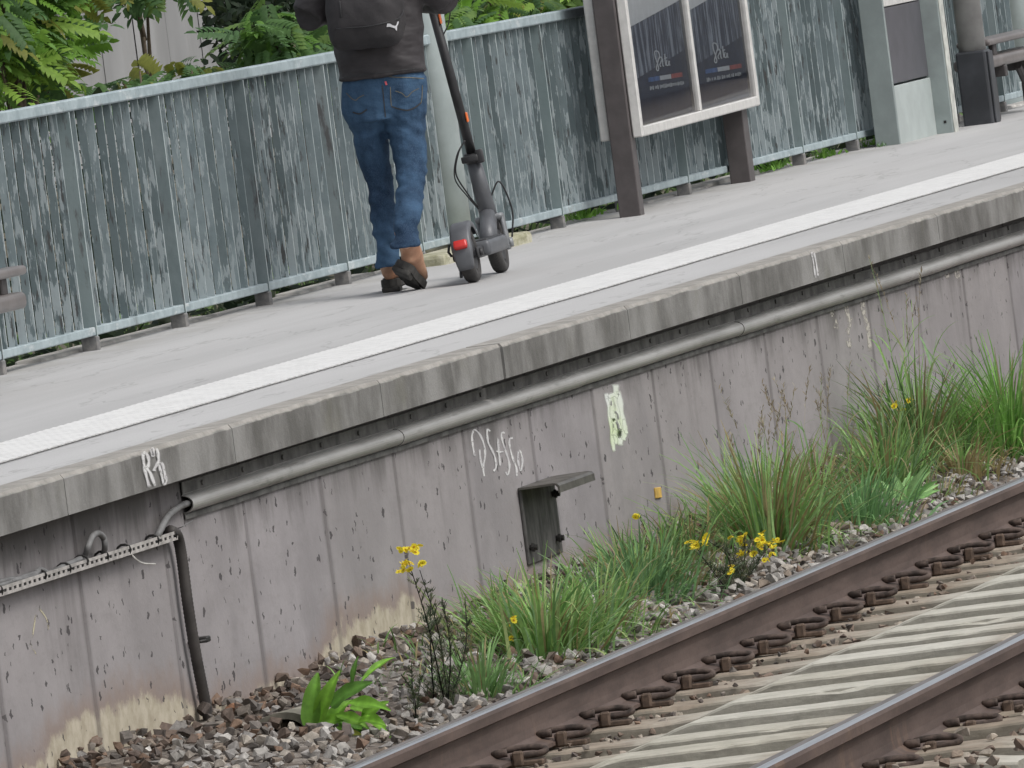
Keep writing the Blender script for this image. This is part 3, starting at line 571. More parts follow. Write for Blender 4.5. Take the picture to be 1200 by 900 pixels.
def cable(name, pl, r, mat, label, Yoff=.03, cat='cable'):
    p = catmull([oy(x, y, YW-(q[0] if q else Yoff)) for x, y, *q in pl], 7); mb = MB(); base = p[0].copy(); mb.tube([a-base for a in p], r, 8)
    o = mb.build(name, mat, smooth=True); o.location = base; return tag(o, label, cat)
cable('cable', [(-150, 728), (0, 686), (12, 681), (28, 678), (40, 674), (47, 668), (58, 672), (75, 664), (92, 656), (99, 653), (103, 641, .05), (108, 629, .05), (115, 625, .05), (121, 630, .05), (123, 640, .05), (121, 652)], .0105, M['cable'], 'grey cable lying along the perforated tray and looping up above it')
cable('cable', [(-150, 724), (0, 681.5), (15, 680), (30, 675), (42, 672), (55, 673.5), (75, 667), (100, 658)], .008, M['cable'], 'second grey cable along the perforated tray without a loop')
cable('cable', [(181, 632), (186, 625, .045), (190, 617, .045), (195, 608, .045), (201, 601, .04), (214, 592, .02), (228, 588, .02)], .0115, M['cable'], 'grey cable rising from the tray end into the half-round duct')
cable('wire', [(153, 648), (157, 653, .06), (163, 658, .07), (170, 660.5, .08), (182, 661, .085)], .0028, M['wire'], 'thin pale wire end dangling below the perforated tray', cat='wire')
cable('wire', [(206, 620), (214, 617, .06), (221, 613, .07), (226, 610, .07)], .0018, M['cable'], 'hair-thin dark wire sticking out at the tray end by the duct', cat='wire')
# corrugated hose
p = catmull([oy(x, y, YW-.035) for x, y in ((199, 622), (206, 626), (210, 636), (214, 660), (219, 700), (225, 740), (232, 780), (239, 815), (246, 850))], 16)
mb = MB(); base = p[-1].copy(); mb.tube([a-base for a in p], [.0185+.0016*(i % 2) for i in range(len(p))], 10); o = mb.build('corrugated_hose', M['hose'], smooth=True); o.location = base
hose = empty('drain_hose', base, 'black corrugated hose running down the wall from the tray end', 'hose'); o.parent = hose; o.location = (0, 0, 0)
q = oy(231, 752, YW-.03); mb = MB(); mb.tube([(q.x+math.cos(a)*.02, q.y+math.sin(a)*.03, q.z) for a in [i*math.pi/6 for i in range(12)]], .006, 6, closed=True); wpart(mb, 'hose_clamp', M['black_plastic'], hose)
mb = MB(); mb.bevbox(q.x+.02, q.x+.07, q.y-.03, q.y+.03, q.z-.008, q.z+.012, .004, 1); wpart(mb, 'clamp_screw', M['black_plastic'], hose)
# metal step bracket
a, b = oy(610, 575, YW-.012), oy(650, 572, YW-.012); x0, x1 = a.x, b.x; zt = oy(613, 571, YW-.02).z; zbm = oy(617, 664, YW-.012).z
st = empty('metal_step', (x0, YW, zbm), 'dark rusty metal step plate on a back plate bolted to the concrete wall', 'step')
mb = MB(); mb.bevbox(x0, x1, YW-.014, YW-.0, zbm, zt, .004, 1); wpart(mb, 'back_plate', M['step_back'], st)
mb = MB(); rr = []; pr = [(-.012, zt), (-.14, zt+.004), (-.158, zt+.001), (-.166, zt-.008), (-.168, zt-.034), (-.160, zt-.034), (-.158, zt-.012), (-.152, zt-.005), (-.14, zt-.004), (-.012, zt-.008)]
for x in (x0-.02, x1+.02): rr.append([(x, YW+y, z) for y, z in pr])
mb.rings(rr); wpart(mb, 'step_plate', M['step'], st)
for px, py in ((647, 579), (652, 631), (621, 642)):
    q = oy(px, py, YW-.014); mb = MB(); mb.tube([q, q+Vector((0, -.03, 0))], .011, 8); mb.tube([q+Vector((0, -.008, 0)), q+Vector((0, -.018, 0))], .017, 6); wpart(mb, 'bolt', M['black_plastic'], st)
q = oy(771, 577.5, YW-.004); mb = MB(); mb.bevbox(-.05, .05, -.004, .004, -.021, .021, .002, 1); o = mb.build('yellow_plate', M['yellow']); o.location = q; o.rotation_euler.y = .05; tag(o, 'small yellow plate on the concrete wall right of the metal step', 'plate')
# dark open wedge at the wall foot
q = oy(597, 700, YW-.01); mb = MB(); mb.add([(-.1, -.01, -.03), (.06, -.01, -.07), (-.06, -.01, .07), (-.1, .0, -.03), (.06, 0, -.07), (-.06, 0, .07)], [(0, 1, 2), (0, 3, 4, 1), (1, 4, 5, 2), (2, 5, 3, 0)]); o = mb.build('wall_crack', M['black_plastic'], wall); o.location = q-wall.location

# ================================================================== FENCE
PX0, PP = 46.30, 1.435
POLE_X = oy(531, 282, YF).x
def fence(x_from, x_to, k0, k1, label):
    f = empty('metal_fence', (x_from, YF, 0), label, 'fence', 'fence sections along the platform')
    mb = MB(); mb.bevbox(x_from, x_to, YF-.035, YF+.035, .982, 1.03, .006, 1); wpart(mb, 'top_rail', M['fence_rail'], f)
    mb = MB(); mb.box(-.005, .005, -.034, .031, 0, .98); pme = mb.mesh('post')
    mb = MB(); mb.box(-.004, .004, -.0171, .0171, .096, .981); bme = mb.mesh('bar')
    mb = MB(); mb.bevbox(-.02, .02, -.036, .034, -.02, .058, .005, 1); fme = mb.mesh('foot')
    for k in range(k0, k1+1):
        x = PX0+k*PP
        if x_from <= x <= x_to:
            p = mobj('post', pme, M['fence_post'], f, (x-x_from, 0, 0)); q = mobj('post_foot', fme, M['fence_foot'], p)
        nb = 10; xl = max(x, x_from); xr = min(x+PP, x_to)
        if xr-xl > .1:
            m2 = MB(); m2.bevbox(xl+.008, xr-.008, YF-.030, YF+.030, .060, .0955, .004, 1); wpart(m2, 'bottom_rail', M['fence_rail'], f)
        for j in range(1, nb):
            xb_ = x+PP*j/nb
            if x_from+.03 < xb_ < x_to-.03:
                o = mobj('bar', bme, M['fence'], f, (xb_-x_from, random.uniform(-.002, .002), 0)); o.rotation_euler.z = random.uniform(-.05, .05)
fence(42.5, POLE_X-.09, -3, 4, 'peeling teal painted bar fence from the bench to the pale round pole')
fence(POLE_X+.09, 67.0, 4, 14, 'peeling teal painted bar fence behind the poster case and grey totem')
# pale round pole with footing
pr_ = empty('round_pole', (POLE_X, YF, 0), 'pale galvanised round pole on a mossy concrete footing behind the person', 'pole')
mb = MB(); mb.tube([(POLE_X, YF, .05), (POLE_X, YF, 1.0), (POLE_X, YF, 3.6)], [.094, .092, .088], 28); wpart(mb, 'pole_shaft', M['pole'], pr_, True)
a = oz(486, 322, 0); b_ = oz(618, 294, 0)
mb = MB(); x0, x1 = POLE_X-1.15, POLE_X+.62
mb.bevbox(x0, x1, YF-.235, YF-.045, -.05, .052, .02, 2); mb.bevbox(POLE_X-.12, POLE_X+.12, YF-.12, YF+.14, -.05, .06, .02, 2)
for i in range(len(mb.v)):
    v = mb.v[i]; mb.v[i] = (v[0]+.015*mnoise.noise(Vector(v)*6), v[1]+.012*mnoise.noise(Vector(v)*7+Vector((3, 3, 3))), v[2]+.008*mnoise.noise(Vector(v)*5))
wpart(mb, 'footing', M['footing'], pr_)

# ================================================================== POSTER CASE
bp0, bp1 = oz(748, 252.5, 0), oz(878, 212.5, 0); yaw_b = math.atan2(bp1.y-bp0.y, bp1.x-bp0.x)*1.0
case = empty('poster_case', (bp0.x, bp0.y+.03, 0), 'double poster display case with white frames on brown posts', 'display case'); case.rotation_euler.z = yaw_b
def loc_case(px, py, y):          # place in the case's own frame on plane y
    Mi = (Matrix.Translation(case.location) @ Matrix.Rotation(yaw_b, 4, 'Z')).inverted(); o_ = Mi @ Vector(CAM); d_ = Mi.to_3x3() @ Vector(ray(px, py)); return o_+d_*((y-o_.y)/d_.y)
L = (bp1-bp0).length
mb = MB(); mb.bevbox(-.06, .06, -.052, .052, -.02, 2.35, .004, 1); mb.build('post', M['post_brown'], case)
mb = MB(); mb.bevbox(L-.09, L+.07, -.052, .052, -.02, 2.30, .004, 1); mb.build('post', M['post_brown'], case)
pbl, pbr = loc_case(753, 156, -.105), loc_case(891, 127.5, -.105); zc = (pbl.z+pbr.z)/2; xl, xr = pbl.x, pbr.x+.02
ZT = 2.25; xm_ = loc_case(824, 137, -.105).x
for side in (-1, 1):
    yo = (-.105, -.055) if side < 0 else (.055, .105)
    fr = MB()
    fr.bevbox(xl, xl+.05, *yo, zc, ZT, .006, 1); fr.bevbox(xr-.05, xr, *yo, zc, ZT, .006, 1); fr.bevbox(xl+.05, xr-.05, yo[0], yo[1], zc, zc+.05, .006, 1); fr.bevbox(xl+.05, xr-.05, yo[0], yo[1], ZT-.05, ZT, .006, 1); fr.bevbox(xm_-.025, xm_+.025, yo[0]+.003, yo[1]-.003, zc+.05, ZT-.05, .004, 1)
    fr.build('frame', M['case_white'], case)
mb = MB(); mb.box(xl+.02, xr-.02, -.054, .054, zc+.02, ZT-.02); mb.build('case_body', M['post_brown'], case)
yp = -.062
for a, b, k in ((xl+.055, xm_-.03, 0), (xm_+.03, xr-.055, 1)):
    mb = MB(); mb.box(a, b, yp, yp+.006, zc+.055, ZT-.055); pos = mb.build('poster', M['navy'], case)
    W = b-a
    mb = MB(); z1, z2 = (.895, .985) if k == 0 else (.915, 1.01); mb.add([(a+.01, yp-.002, z1), (b-.01, yp-.002, z2), (b-.01, yp-.002, ZT-.08), (a+.01, yp-.002, ZT-.08)], [(0, 1, 2, 3)]); mb.build('pale_top', M['poster_pale'], pos)  # pale upper area of the poster sheet with a slanting lower edge
    mb = MB(); mb.add([(a+.01, yp-.0015, .64), (b-.01, yp-.0015, .74), (b-.01, yp-.0015, z2), (a+.01, yp-.0015, z1)], [(0, 1, 2, 3)]); mb.build('streaked_band', M['poster_streaked'], pos)  # streaked dark and grey-blue band below the pale area
    # handwritten word
    O = (735, 0, 900/160)
    if k == 0: dx, dy = 0, 0
    else: dx, dy = 383, -52
    let = [[(195,335),(182,340),(185,375),(200,420),(208,455),(200,466),(193,450),(200,415),(212,370),(206,345),(195,335)], [(205,390),(222,375),(228,395),(215,425),(222,440)], [(232,385),(235,430),(243,436)], [(246,355),(250,400),(255,432)], [(243,385),(262,380)], [(262,395),(258,425),(270,430),(276,400),(278,428),(285,428)]]
    mb = MB()
    for l in let:
        p = catmull([Vector((O[0]+(x+dx)/O[2], O[1]+(y+dy)/O[2], 0)) for x, y in l], 4); kk = len(p); vs = []
        for j_ in range(kk): t = (p[min(j_+1, kk-1)]-p[max(j_-1, 0)]).normalized()*.65; vs += [loc_case(p[j_].x-t.y, p[j_].y+t.x, yp-.004), loc_case(p[j_].x+t.y, p[j_].y-t.x, yp-.004)]
        mb.add(vs, [(2*q_, 2*q_+1, 2*q_+3, 2*q_+2) for q_ in range(kk-1)])
    mb.build('lettering', M['ink'], pos)
    e1, e2 = ((140, 527), (365, 490)) if k == 0 else ((515, 472), (755, 432))
    pa, pb_ = loc_case(O[0]+e1[0]/O[2], e1[1]/O[2], yp-.003), loc_case(O[0]+e2[0]/O[2], e2[1]/O[2], yp-.003)
    for q, mm in enumerate(('ink_blue', 'ink', 'ink_red')):
        p0, p1 = pa.lerp(pb_, q/3), pa.lerp(pb_, (q+1)/3); mb = MB(); mb.add([p0+Vector((0, 0, -.011)), p1+Vector((-.006, 0, -.011)), p1+Vector((-.006, 0, .011)), p0+Vector((0, 0, .011))], [(0, 1, 2, 3)]); mb.build('flag_bar', M[mm], pos)
    e1, e2 = ((150, 582), (375, 545)) if k == 0 else ((525, 527), (755, 485))
    pa, pb_ = loc_case(O[0]+e1[0]/O[2], e1[1]/O[2], yp-.003), loc_case(O[0]+e2[0]/O[2], e2[1]/O[2], yp-.003); mb = MB(); t = 0
    while t < .97:
        w_ = random.uniform(.018, .03); p0, p1 = pa.lerp(pb_, t), pa.lerp(pb_, min(1, t+w_)); hh = random.choice((.007, .010)); mb.add([p0+Vector((0, 0, -hh)), p1+Vector((0, 0, -hh)), p1+Vector((0, 0, hh)), p0+Vector((0, 0, hh))], [(0, 1, 2, 3)]); t += w_+(.012 if random.random() < .8 else .04)
    mb.build('small_print', M['ink'], pos)
    mb = MB(); mb.add([(a, -.088, zc+.05), (b, -.088, zc+.05), (b, -.088, ZT-.05), (a, -.088, ZT-.05)], [(0, 1, 2, 3)]); mb.build('glass_pane', M['glass'], case)

# ================================================================== TOTEM, POLE WITH BOX, BENCHES
t0 = oz(1055, 169, 0); t1 = oz(1118, 155, 0); yt = t0.y+.045; LX = t1.x-t0.x
tot = empty('ticket_totem', (t0.x, yt, 0), 'grey green steel totem with dark upper panel and pale lower panel', 'totem')
mb = MB(); mb.bevbox(0, .03, -.045, .09, -.02, 2.0, .004, 1); mb.build('upright', M['totem'], tot)
mb = MB(); mb.bevbox(LX, LX+.13, -.135, .09, -.02, 2.0, .006, 1); mb.build('upright', M['totem'], tot)
mb = MB(); mb.box(LX+.006, LX+.125, -.140, -.137, -.01, 1.99); mb.build('edge_strip', M['totem_edge'], tot)
zp = oy(1066, 93, yt+.05).z; zq = oy(1060, 3, yt+.05).z
mb = MB(); mb.bevbox(.03, LX, -.040, .06, -.02, zp-.006, .003, 1); mb.build('lower_panel', M['totem_pale'], tot)
mb = MB(); mb.bevbox(.03, LX, -.034, .06, zp+.006, zq, .003, 1); mb.build('dark_panel', M['totem_dark'], tot)
mb = MB(); mb.bevbox(.03, LX, -.038, .06, zq+.006, 1.9, .003, 1); mb.build('notice_panel', M['case_white'], tot)
mb = MB(); mb.box(LX-.003, LX-.001, -.10, -.085, .055, .07); mb.build('drain_hole', M['black_plastic'], tot)
c0, c1 = oz(1139, 148, 0), oz(1168, 143, 0); bc = empty('pole_with_box', ((c0+c1)/2+Vector((.08, .03, 0))), 'round grey pole rising out of a dark square base cover beside the totem', 'pole')
hb = (148-62)/ (FPX/65.8)
mb = MB(); mb.bevbox(-.09, .09, -.085, .085, -.02, hb, .012, 2); mb.build('base_cover', M['box_dark'], bc)
mb = MB(); mb.bevbox(-.05, .07, -.098, -.0855, 0, hb-.01, .004, 1); mb.build('cover_door', M['box_dark'], bc)
mb = MB(); mb.tube([(0, 0, hb-.01), (0, 0, 3.4)], .076, 24); mb.build('pole_shaft', M['pole_grey'], bc, True)
def bench(x0, x1, y, label, legs):
    b = empty('bench', (x0, y, 0), label, 'bench', 'benches on the platform'); Lb = x1-x0
    def plank(y0, y1, z0, z1, e0, e1, name):
        mb = MB(); mb.bevbox(e0, Lb-e1, y0, y1, z0, z1, min(.022, (z1-z0)*.42), 3); mb.build(name, M['bench'], b, True)
    plank(.02, .11, .425, .462, .16, 0.0, 'top_slat'); plank(.125, .215, .425, .462, .16, 0, 'top_slat')
    plank(.0, .10, .30, .365, 0, .12, 'seat_slat'); plank(.115, .215, .30, .365, 0, .12, 'seat_slat')
    for lx in legs:
        mb = MB(); mb.bevbox(lx-.05, lx+.05, .05, .08, .36, .43, .006, 1); mb.build('bracket', M['bench_leg'], b)
        mb = MB(); mb.bevbox(lx-.035, lx+.035, .0, .21, .24, .302, .006, 1); mb.build('cross_beam', M['bench_leg'], b)
        mb = MB(); mb.bevbox(lx-.035, lx+.035, .07, .14, -.01, .25, .006, 1); mb.build('leg', M['bench_leg'], b)
        mb = MB(); mb.tube([(lx-.28, .10, .27), (lx, .10, .10)], .022, 8); mb.build('brace', M['bench_leg'], b)
pL = oy(38, 315, 12.25); bench(pL.x-2.0, pL.x, 12.25, 'brown slatted platform bench in front of the teal fence, away from the totem', [.5, 1.38])
mb = MB(); mb.bevbox(1.72, 1.80, .05, .08, .36, .43, .006, 1); mb.build('bracket', M['bench_leg'], [o for o in C.objects if o.name == 'bench'][0])
pR = oy(1158, 52, 12.45); bench(pR.x, pR.x+2.0, 12.45, 'brown slatted platform bench next to the dark square pole cover', [.45, 1.6])
mb = MB(); q = oy(1191, 60, 13.6); mb.tube([(0, 0, -.5), (0, 0, 3)], .09, 20); mb.bevbox(-.12, .12, -.12, .12, -.5, .05, .01, 1); o = mb.build('back_pole', M['pole'], smooth=True); o.location = (q.x, 13.6, 0); tag(o, 'greenish grey round post behind the fence above the far bench', 'pole')


# ================================================================== SCOOTER
Pr, Pf = oz(556, 331, 0), oz(583, 321.5, 0)
fw = (Pf-Pr); WB = .80; fw = Vector((fw.x, fw.y, 0)).normalized()
stem_top = ox(505, 4, Pr.x+WB*.97-.22)
left0 = Vector((-fw.y, fw.x, 0)); rel = stem_top-Pr; lean = math.atan2(rel.dot(left0), rel.z); HT = rel.z/math.cos(lean)
upv = (Vector((0, 0, 1))*math.cos(lean)+left0*math.sin(lean)); lf = upv.cross(fw)
sc = empty('electric_scooter', Pr, 'dark grey electric kick scooter with red tail light wheeled beside the person', 'scooter')
sm_ = Matrix.Identity(4)
for i in range(3): sm_[i][0] = fw[i]; sm_[i][1] = lf[i]; sm_[i][2] = upv[i]; sm_[i][3] = Pr[i]
sc.matrix_world = sm_
RW = .122
def wheel(x, z0):
    wh = MB(); n, k = 36, 10; rr = []
    tb = MB()
    for i in range(n):
        a = 2*math.pi*i/n; ring = []
        for j in range(k):
            b = 2*math.pi*j/k; r_ = RW-.026+.026*math.copysign(abs(math.cos(b))**.7, math.cos(b)); y = .031*math.copysign(abs(math.sin(b))**.75, math.sin(b)); ring.append((x+math.cos(a)*r_, y, z0+math.sin(a)*r_))
        rr.append(ring)
    rr.append(rr[0]); tb.rings(rr, False); t = tb.build('tyre', M['tyre'], None, True)
    rb = MB(); rb.tube([(x, -.026, z0), (x, -.012, z0), (x, .012, z0), (x, .026, z0)], [.066, .078, .078, .066], 24); rb.tube([(x, -.045, z0), (x, .045, z0)], .02, 12); r_ = rb.build('rim', M['rim'], None)
    return t, r_
for nm, x in (('rear_wheel', 0), ('front_wheel', WB)):
    t, r_ = wheel(x, RW); t.name = nm; t.parent = sc; r_.parent = t
    tr = MB()
    for i in range(60):
        a = 2*math.pi*i/60; tr.add([(x+math.cos(a+da)*(RW+.0015), y, RW+math.sin(a+da)*(RW+.0015)) for da, y in ((0, -.014), (.05, -.002), (.075, -.002), (.025, -.014))], [(0, 1, 2, 3)])
        tr.add([(x+math.cos(a+da)*(RW+.0015), y, RW+math.sin(a+da)*(RW+.0015)) for da, y in ((0, .014), (.05, .002), (.075, .002), (.025, .014))], [(0, 1, 2, 3)])
    tr.build('tread', M['sc_dark'], t)
def arc_shell(x, z, r, hw, a0, a1, th=.004, n=18):
    mb = MB(); rr = []
    for i in range(n+1):
        a = a0+(a1-a0)*i/n; c, s_ = math.cos(a), math.sin(a); w_ = hw*(1-.25*max(0, (i/n-.8)/.2))
        ring = [(-w_, -.028), (-w_, -.006), (-w_*.75, 0), (w_*.75, 0), (w_, -.006), (w_, -.028), (w_-th, -.028), (w_-th, -.008), (-w_+th, -.008), (-w_+th, -.028)]
        rr.append([(x+c*(r+d), y, z+s_*(r+d)) for y, d in ring])
    mb.rings(rr); return mb
fe = arc_shell(0, RW, RW+.022, .044, math.radians(35), math.radians(205)).build('rear_fender', M['sc_grey'], sc, True)
a = math.radians(160); mb = MB(); mb.bevbox(-.014, .014, -.030, .030, -.019, .019, .009, 3); o = mb.build('tail_light', M['red'], fe, True); o.location = (math.cos(a)*(RW+.028), 0, RW+math.sin(a)*(RW+.028)); o.rotation_euler.y = -(a-math.pi)+.15
fe2 = arc_shell(WB, RW, RW+.016, .036, math.radians(20), math.radians(175)).build('front_fender', M['sc_grey'], sc, True)
mb = MB(); mb.bevbox(.13, .64, -.082, .082, .098, .165, .018, 3); dk = mb.build('deck', M['sc_grey'], sc, True)
mb = MB(); mb.bevbox(.16, .61, -.07, .07, .162, .170, .004, 1); mb.build('foot_mat', M['sc_dark'], dk)
for s_ in (-1, 1):
    mb = MB(); mb.bevbox(-.03, .16, s_*.046-.007, s_*.046+.007, RW-.025, RW+.025, .006, 2); mb.build('rear_arm', M['sc_dark'], dk, True)
    mb = MB(); mb.tube([(0, s_*.05, RW), (0, s_*.066, RW)], .017, 8); mb.build('axle_nut', M['sc_dark'], dk, True)
mb = MB(); mb.tube([(-.01, .07, RW+.01), (-.05, .072, RW+.03), (-.02, .068, RW+.055)], .006, 6); mb.build('brake_arm', M['sc_dark'], dk, True)
b0 = Vector((WB-.015, 0, .255)); t0_ = Vector((rel.dot(fw), 0, HT)); dr = (t0_-b0).normalized(); at_ = lambda t: b0.lerp(t0_, t)
mb = MB(); mb.tube([Vector((.60, 0, .14)), Vector((.68, 0, .20)), b0+dr*.02], [.036, .036, .034], 14); mb.build('neck', M['sc_grey'], sc, True)
mb = MB(); mb.tube([b0-dr*.03, at_(.12), at_(.27)], [.040, .037, .031], 18); lowst = mb.build('lower_stem', M['sc_grey'], sc, True)
mb = MB(); mb.tube([at_(.27), at_(1)], [.0215, .0205], 16); stt = mb.build('stem', M['sc_dark'], sc, True)
mb = MB(); q = at_(.275); mb.tube([q-dr*.02, q+dr*.022], .036, 14); mb.bevbox(q.x-.05, q.x-.015, -.03, .045, q.z-.018, q.z+.012, .006, 2); mb.bevbox(q.x-.045, q.x-.01, -.052, -.02, q.z-.03, q.z+.03, .006, 2); mb.build('folding_latch', M['sc_dark'], sc, True)
mb = MB(); q = at_(.46); mb.bevbox(q.x-.016, q.x+.016, -.026, -.018, q.z-.022, q.z+.022, .003, 1); mb.build('reflector', M['orange'], stt)
mb = MB(); q = at_(.93); mb.bevbox(q.x-.016, q.x+.016, -.026, -.018, q.z-.03, q.z+.03, .003, 1); mb.build('reflector', M['orange'], stt)
mb = MB(); mb.bevbox(WB-.045, WB+.03, -.062, .062, .232, .258, .01, 2)
for s_ in (-1, 1): mb.bevbox(WB-.028, WB+.024, s_*.054-.009, s_*.054+.009, RW-.03, .245, .007, 2); mb.tube([(WB, s_*.058, RW), (WB, s_*.076, RW)], .022, 10)
fk = mb.build('fork', M['sc_light'], sc, True)
mb = MB(); c_ = t0_; mb.tube([c_+Vector((-.03, -.20, .012)), c_+Vector((0, -.1, 0)), c_, c_+Vector((0, .1, 0)), c_+Vector((-.03, .20, .012))], .0135, 12); hb_ = mb.build('handlebar', M['sc_dark'], sc, True)
for s_ in (-1, 1):
    mb = MB(); mb.tube([c_+Vector((-.012, s_*.12, .004)), c_+Vector((-.035, s_*.225, .014))], .0175, 12); mb.build('grip', M['sc_dark'], hb_, True)
mb = MB(); mb.tube([c_+Vector((0, .1, -.01)), c_+Vector((.04, .14, -.012)), c_+Vector((.035, .20, -.005))], .006, 6); mb.build('brake_lever', M['sc_light'], hb_, True)
mb = MB(); mb.tube([c_+Vector((-.02, -.075, .012)), c_+Vector((-.02, -.075, .035))], [.022, .016], 12); mb.build('bell', M['sc_light'], hb_, True)
mb = MB(); mb.bevbox(c_.x-.06, c_.x+.03, -.035, .035, c_.z+.0, c_.z+.035, .012, 2); mb.build('display_pod', M['sc_dark'], hb_, True)
q = at_(.36); mb = MB(); mb.tube(catmull([q+Vector((-.02, .01, 0)), q+Vector((-.03, .05, -.05)), at_(.22)+Vector((-.03, .085, 0)), at_(.12)+Vector((-.02, .06, 0)), at_(.05)+Vector((-.03, .03, 0))], 8), .0035, 6); mb.tube(catmull([q+Vector((-.02, .012, 0)), q+Vector((-.03, .06, -.06)), at_(.2)+Vector((-.03, .095, 0)), at_(.11)+Vector((-.02, .065, 0)), at_(.04)+Vector((-.03, .03, 0))], 8), .003, 6); mb.build('brake_cable', M['sc_dark'], stt, True)
mb = MB(); mb.tube(catmull([at_(.08)+Vector((0, -.03, 0)), at_(.12)+Vector((0, -.085, .02)), Vector((WB, -.105, .26)), Vector((WB, -.078, RW+.02))], 8), .004, 6); mb.build('motor_cable', M['sc_dark'], fk, True)
mb = MB(); mb.tube(catmull([at_(.99)+Vector((.02, -.03, 0)), at_(.97)+Vector((0, -.075, 0)), at_(.90)+Vector((0, -.055, 0)), at_(.85)+Vector((0, -.018, 0))], 7), .003, 6); mb.build('loose_cable', M['sc_dark'], stt, True)
mb = MB(); mb.tube([(.25, .075, .11), (.33, .10, .05), (.40, .115, .03)], .008, 8); mb.build('kickstand', M['sc_dark'], dk, True)

# ================================================================== PERSON
deps = None
def fuse(mb, voxel=.011, smooth=5, fold=0., fs=(8, 8, 14), seed=0, mask=None):
    o = mobj('tmp', mb.mesh('tmp')); bm = bmesh.new(); bm.from_mesh(o.data); bmesh.ops.recalc_face_normals(bm, faces=bm.faces); bm.to_mesh(o.data); bm.free()
    r_ = o.modifiers.new('r', 'REMESH'); r_.mode = 'VOXEL'; r_.voxel_size = voxel
    s_ = o.modifiers.new('s', 'SMOOTH'); s_.iterations = smooth; s_.factor = .5
    dg = bpy.context.evaluated_depsgraph_get(); me = bpy.data.meshes.new_from_object(o.evaluated_get(dg)); bpy.data.objects.remove(o)
    if fold:
        nrm = [v.normal.copy() for v in me.vertices]
        for v, n_ in zip(me.vertices, nrm):
            c = v.co; w1 = mnoise.noise(Vector((c.x*fs[0], c.y*fs[1], c.z*fs[2]+seed))); w2 = mnoise.noise(Vector((c.x*fs[0]*2.2+c.z*9, c.y*fs[1]*2.2, c.z*fs[2]*1.6-c.y*14+seed)))
            k_ = mask(c) if mask else 1; v.co = c+n_*fold*k_*(-abs(w1)*1.1+.6*w2)
    me.polygons.foreach_set('use_smooth', [True]*len(me.polygons)); me.update(); return me
def ell(c, a, b, n=20, tilt=0., yaw=0.):       # horizontal ellipse: a lateral (Y), b depth (X)
    out = []
    for i in range(n):
        t = 2*math.pi*i/n; dx, dy = b*math.cos(t), a*math.sin(t); out.append(Vector((c.x+dx*math.cos(yaw)-dy*math.sin(yaw), c.y+dx*math.sin(yaw)+dy*math.cos(yaw), c.z+tilt*dx)))
    return out
PXm = 271.
X0 = 48.87
root = oz(465, 342, 0); per = empty('person', root, 'person in dark jacket, blue jeans and brown boots walking away with a scooter', 'person')
def lp(o): o.parent = per; o.data.transform(Matrix.Translation(-per.location)); return o
# ---- jeans
mb = MB()
L_leg = [(429, 96, X0, 30, .105), (430, 125, X0, 28, .105), (433, 160, X0+.02, 21.5, .095), (439, 190, X0+.05, 18.5, .085), (445, 215, X0+.05, 16.5, .078), (450, 250, X0+.03, 17, .072), (453, 280, X0+.0, 15, .066), (454.5, 313, X0-.02, 15.5, .067)]
R_leg = [(472, 92, X0, 29, .105), (474, 125, X0, 27.5, .108), (477.5, 160, X0-.0, 22.5, .098), (482, 190, X0-.04, 19.5, .085), (483, 207, X0-.08, 18.5, .08), (480, 235, X0-.18, 17.5, .074), (476, 260, X0-.27, 16, .068), (474, 291, X0-.355, 17, .07)]
for lg in (L_leg, R_leg): mb.rings([ell(ox(px, py, X), hw/PXm, d) for px, py, X, hw, d in lg])
mb.rings([ell(ox(449, y, X0), hw/PXm, .118) for y, hw in ((70, 49), (90, 50), (110, 51), (128, 50), (140, 44))])
jm = fuse(mb, .008, 4, .016, (5, 5, 15), 3, lambda c: .35+1.0*math.exp(-((c.z-.43)/.09)**2)+1.1*math.exp(-((c.z-.20)/.10)**2)+.8*math.exp(-((c.z-.70)/.05)**2)); jeans = lp(mobj('jeans', jm, M['denim']))
def bvh_of(me): return BVHTree.FromPolygons([v.co[:] for v in me.vertices], [p.vertices[:] for p in me.polygons])
def cast(bv, x, y, lift=.003):
    r_ = Vector(ray(x, y)).normalized(); h = bv.ray_cast(Vector(CAM)-per.location, r_)
    return (h[0]-r_*lift+per.location) if h[0] is not None else None
def on_surface(name, bv, lines, wpx, mat, parent):
    mb = MB()
    for l in lines:
        fl = [p for p in catmull([Vector((x, y, 0)) for x, y in l], 6)]; k = len(fl); vs = []
        for i, p in enumerate(fl):
            t = (fl[min(i+1, k-1)]-fl[max(i-1, 0)]).normalized(); sd = Vector((-t.y, t.x, 0))*wpx/2
            a_, b_ = cast(bv, p.x+sd.x, p.y+sd.y), cast(bv, p.x-sd.x, p.y-sd.y)
            if a_ and b_: vs += [a_-per.location, b_-per.location]
        n_ = len(vs)//2
        if n_ > 1: mb.add(vs, [(2*i, 2*i+1, 2*i+3, 2*i+2) for i in range(n_-1)])
    return mb.build(name, mat, parent)
bj = bvh_of(jm); Z = lambda l: [(330+x/6, y/6) for x, y in l]
on_surface('stitching', bj, [Z([(800, 640), (845, 655), (880, 682), (920, 645), (965, 622)]), Z([(455, 655), (490, 690), (520, 705), (545, 685), (580, 668)]), Z([(765, 610), (768, 690), (772, 745)]), Z([(990, 600), (988, 680), (980, 725)])], .9, M['stitch'], jeans)
on_surface('pocket_hem', bj, [Z([(772, 748), (820, 765), (885, 775), (940, 755), (982, 722)]), Z([(500, 790), (550, 800), (600, 770)])], 1.6, M['sc_dark'], jeans)
on_surface('yoke_seam', bj, [Z([(728, 535), (800, 543), (900, 545), (1000, 552)])], 1.0, M['stitch'], jeans)
on_surface('red_tab', bj, [Z([(730, 572), (738, 598)])], 2.2, M['tab'], jeans)
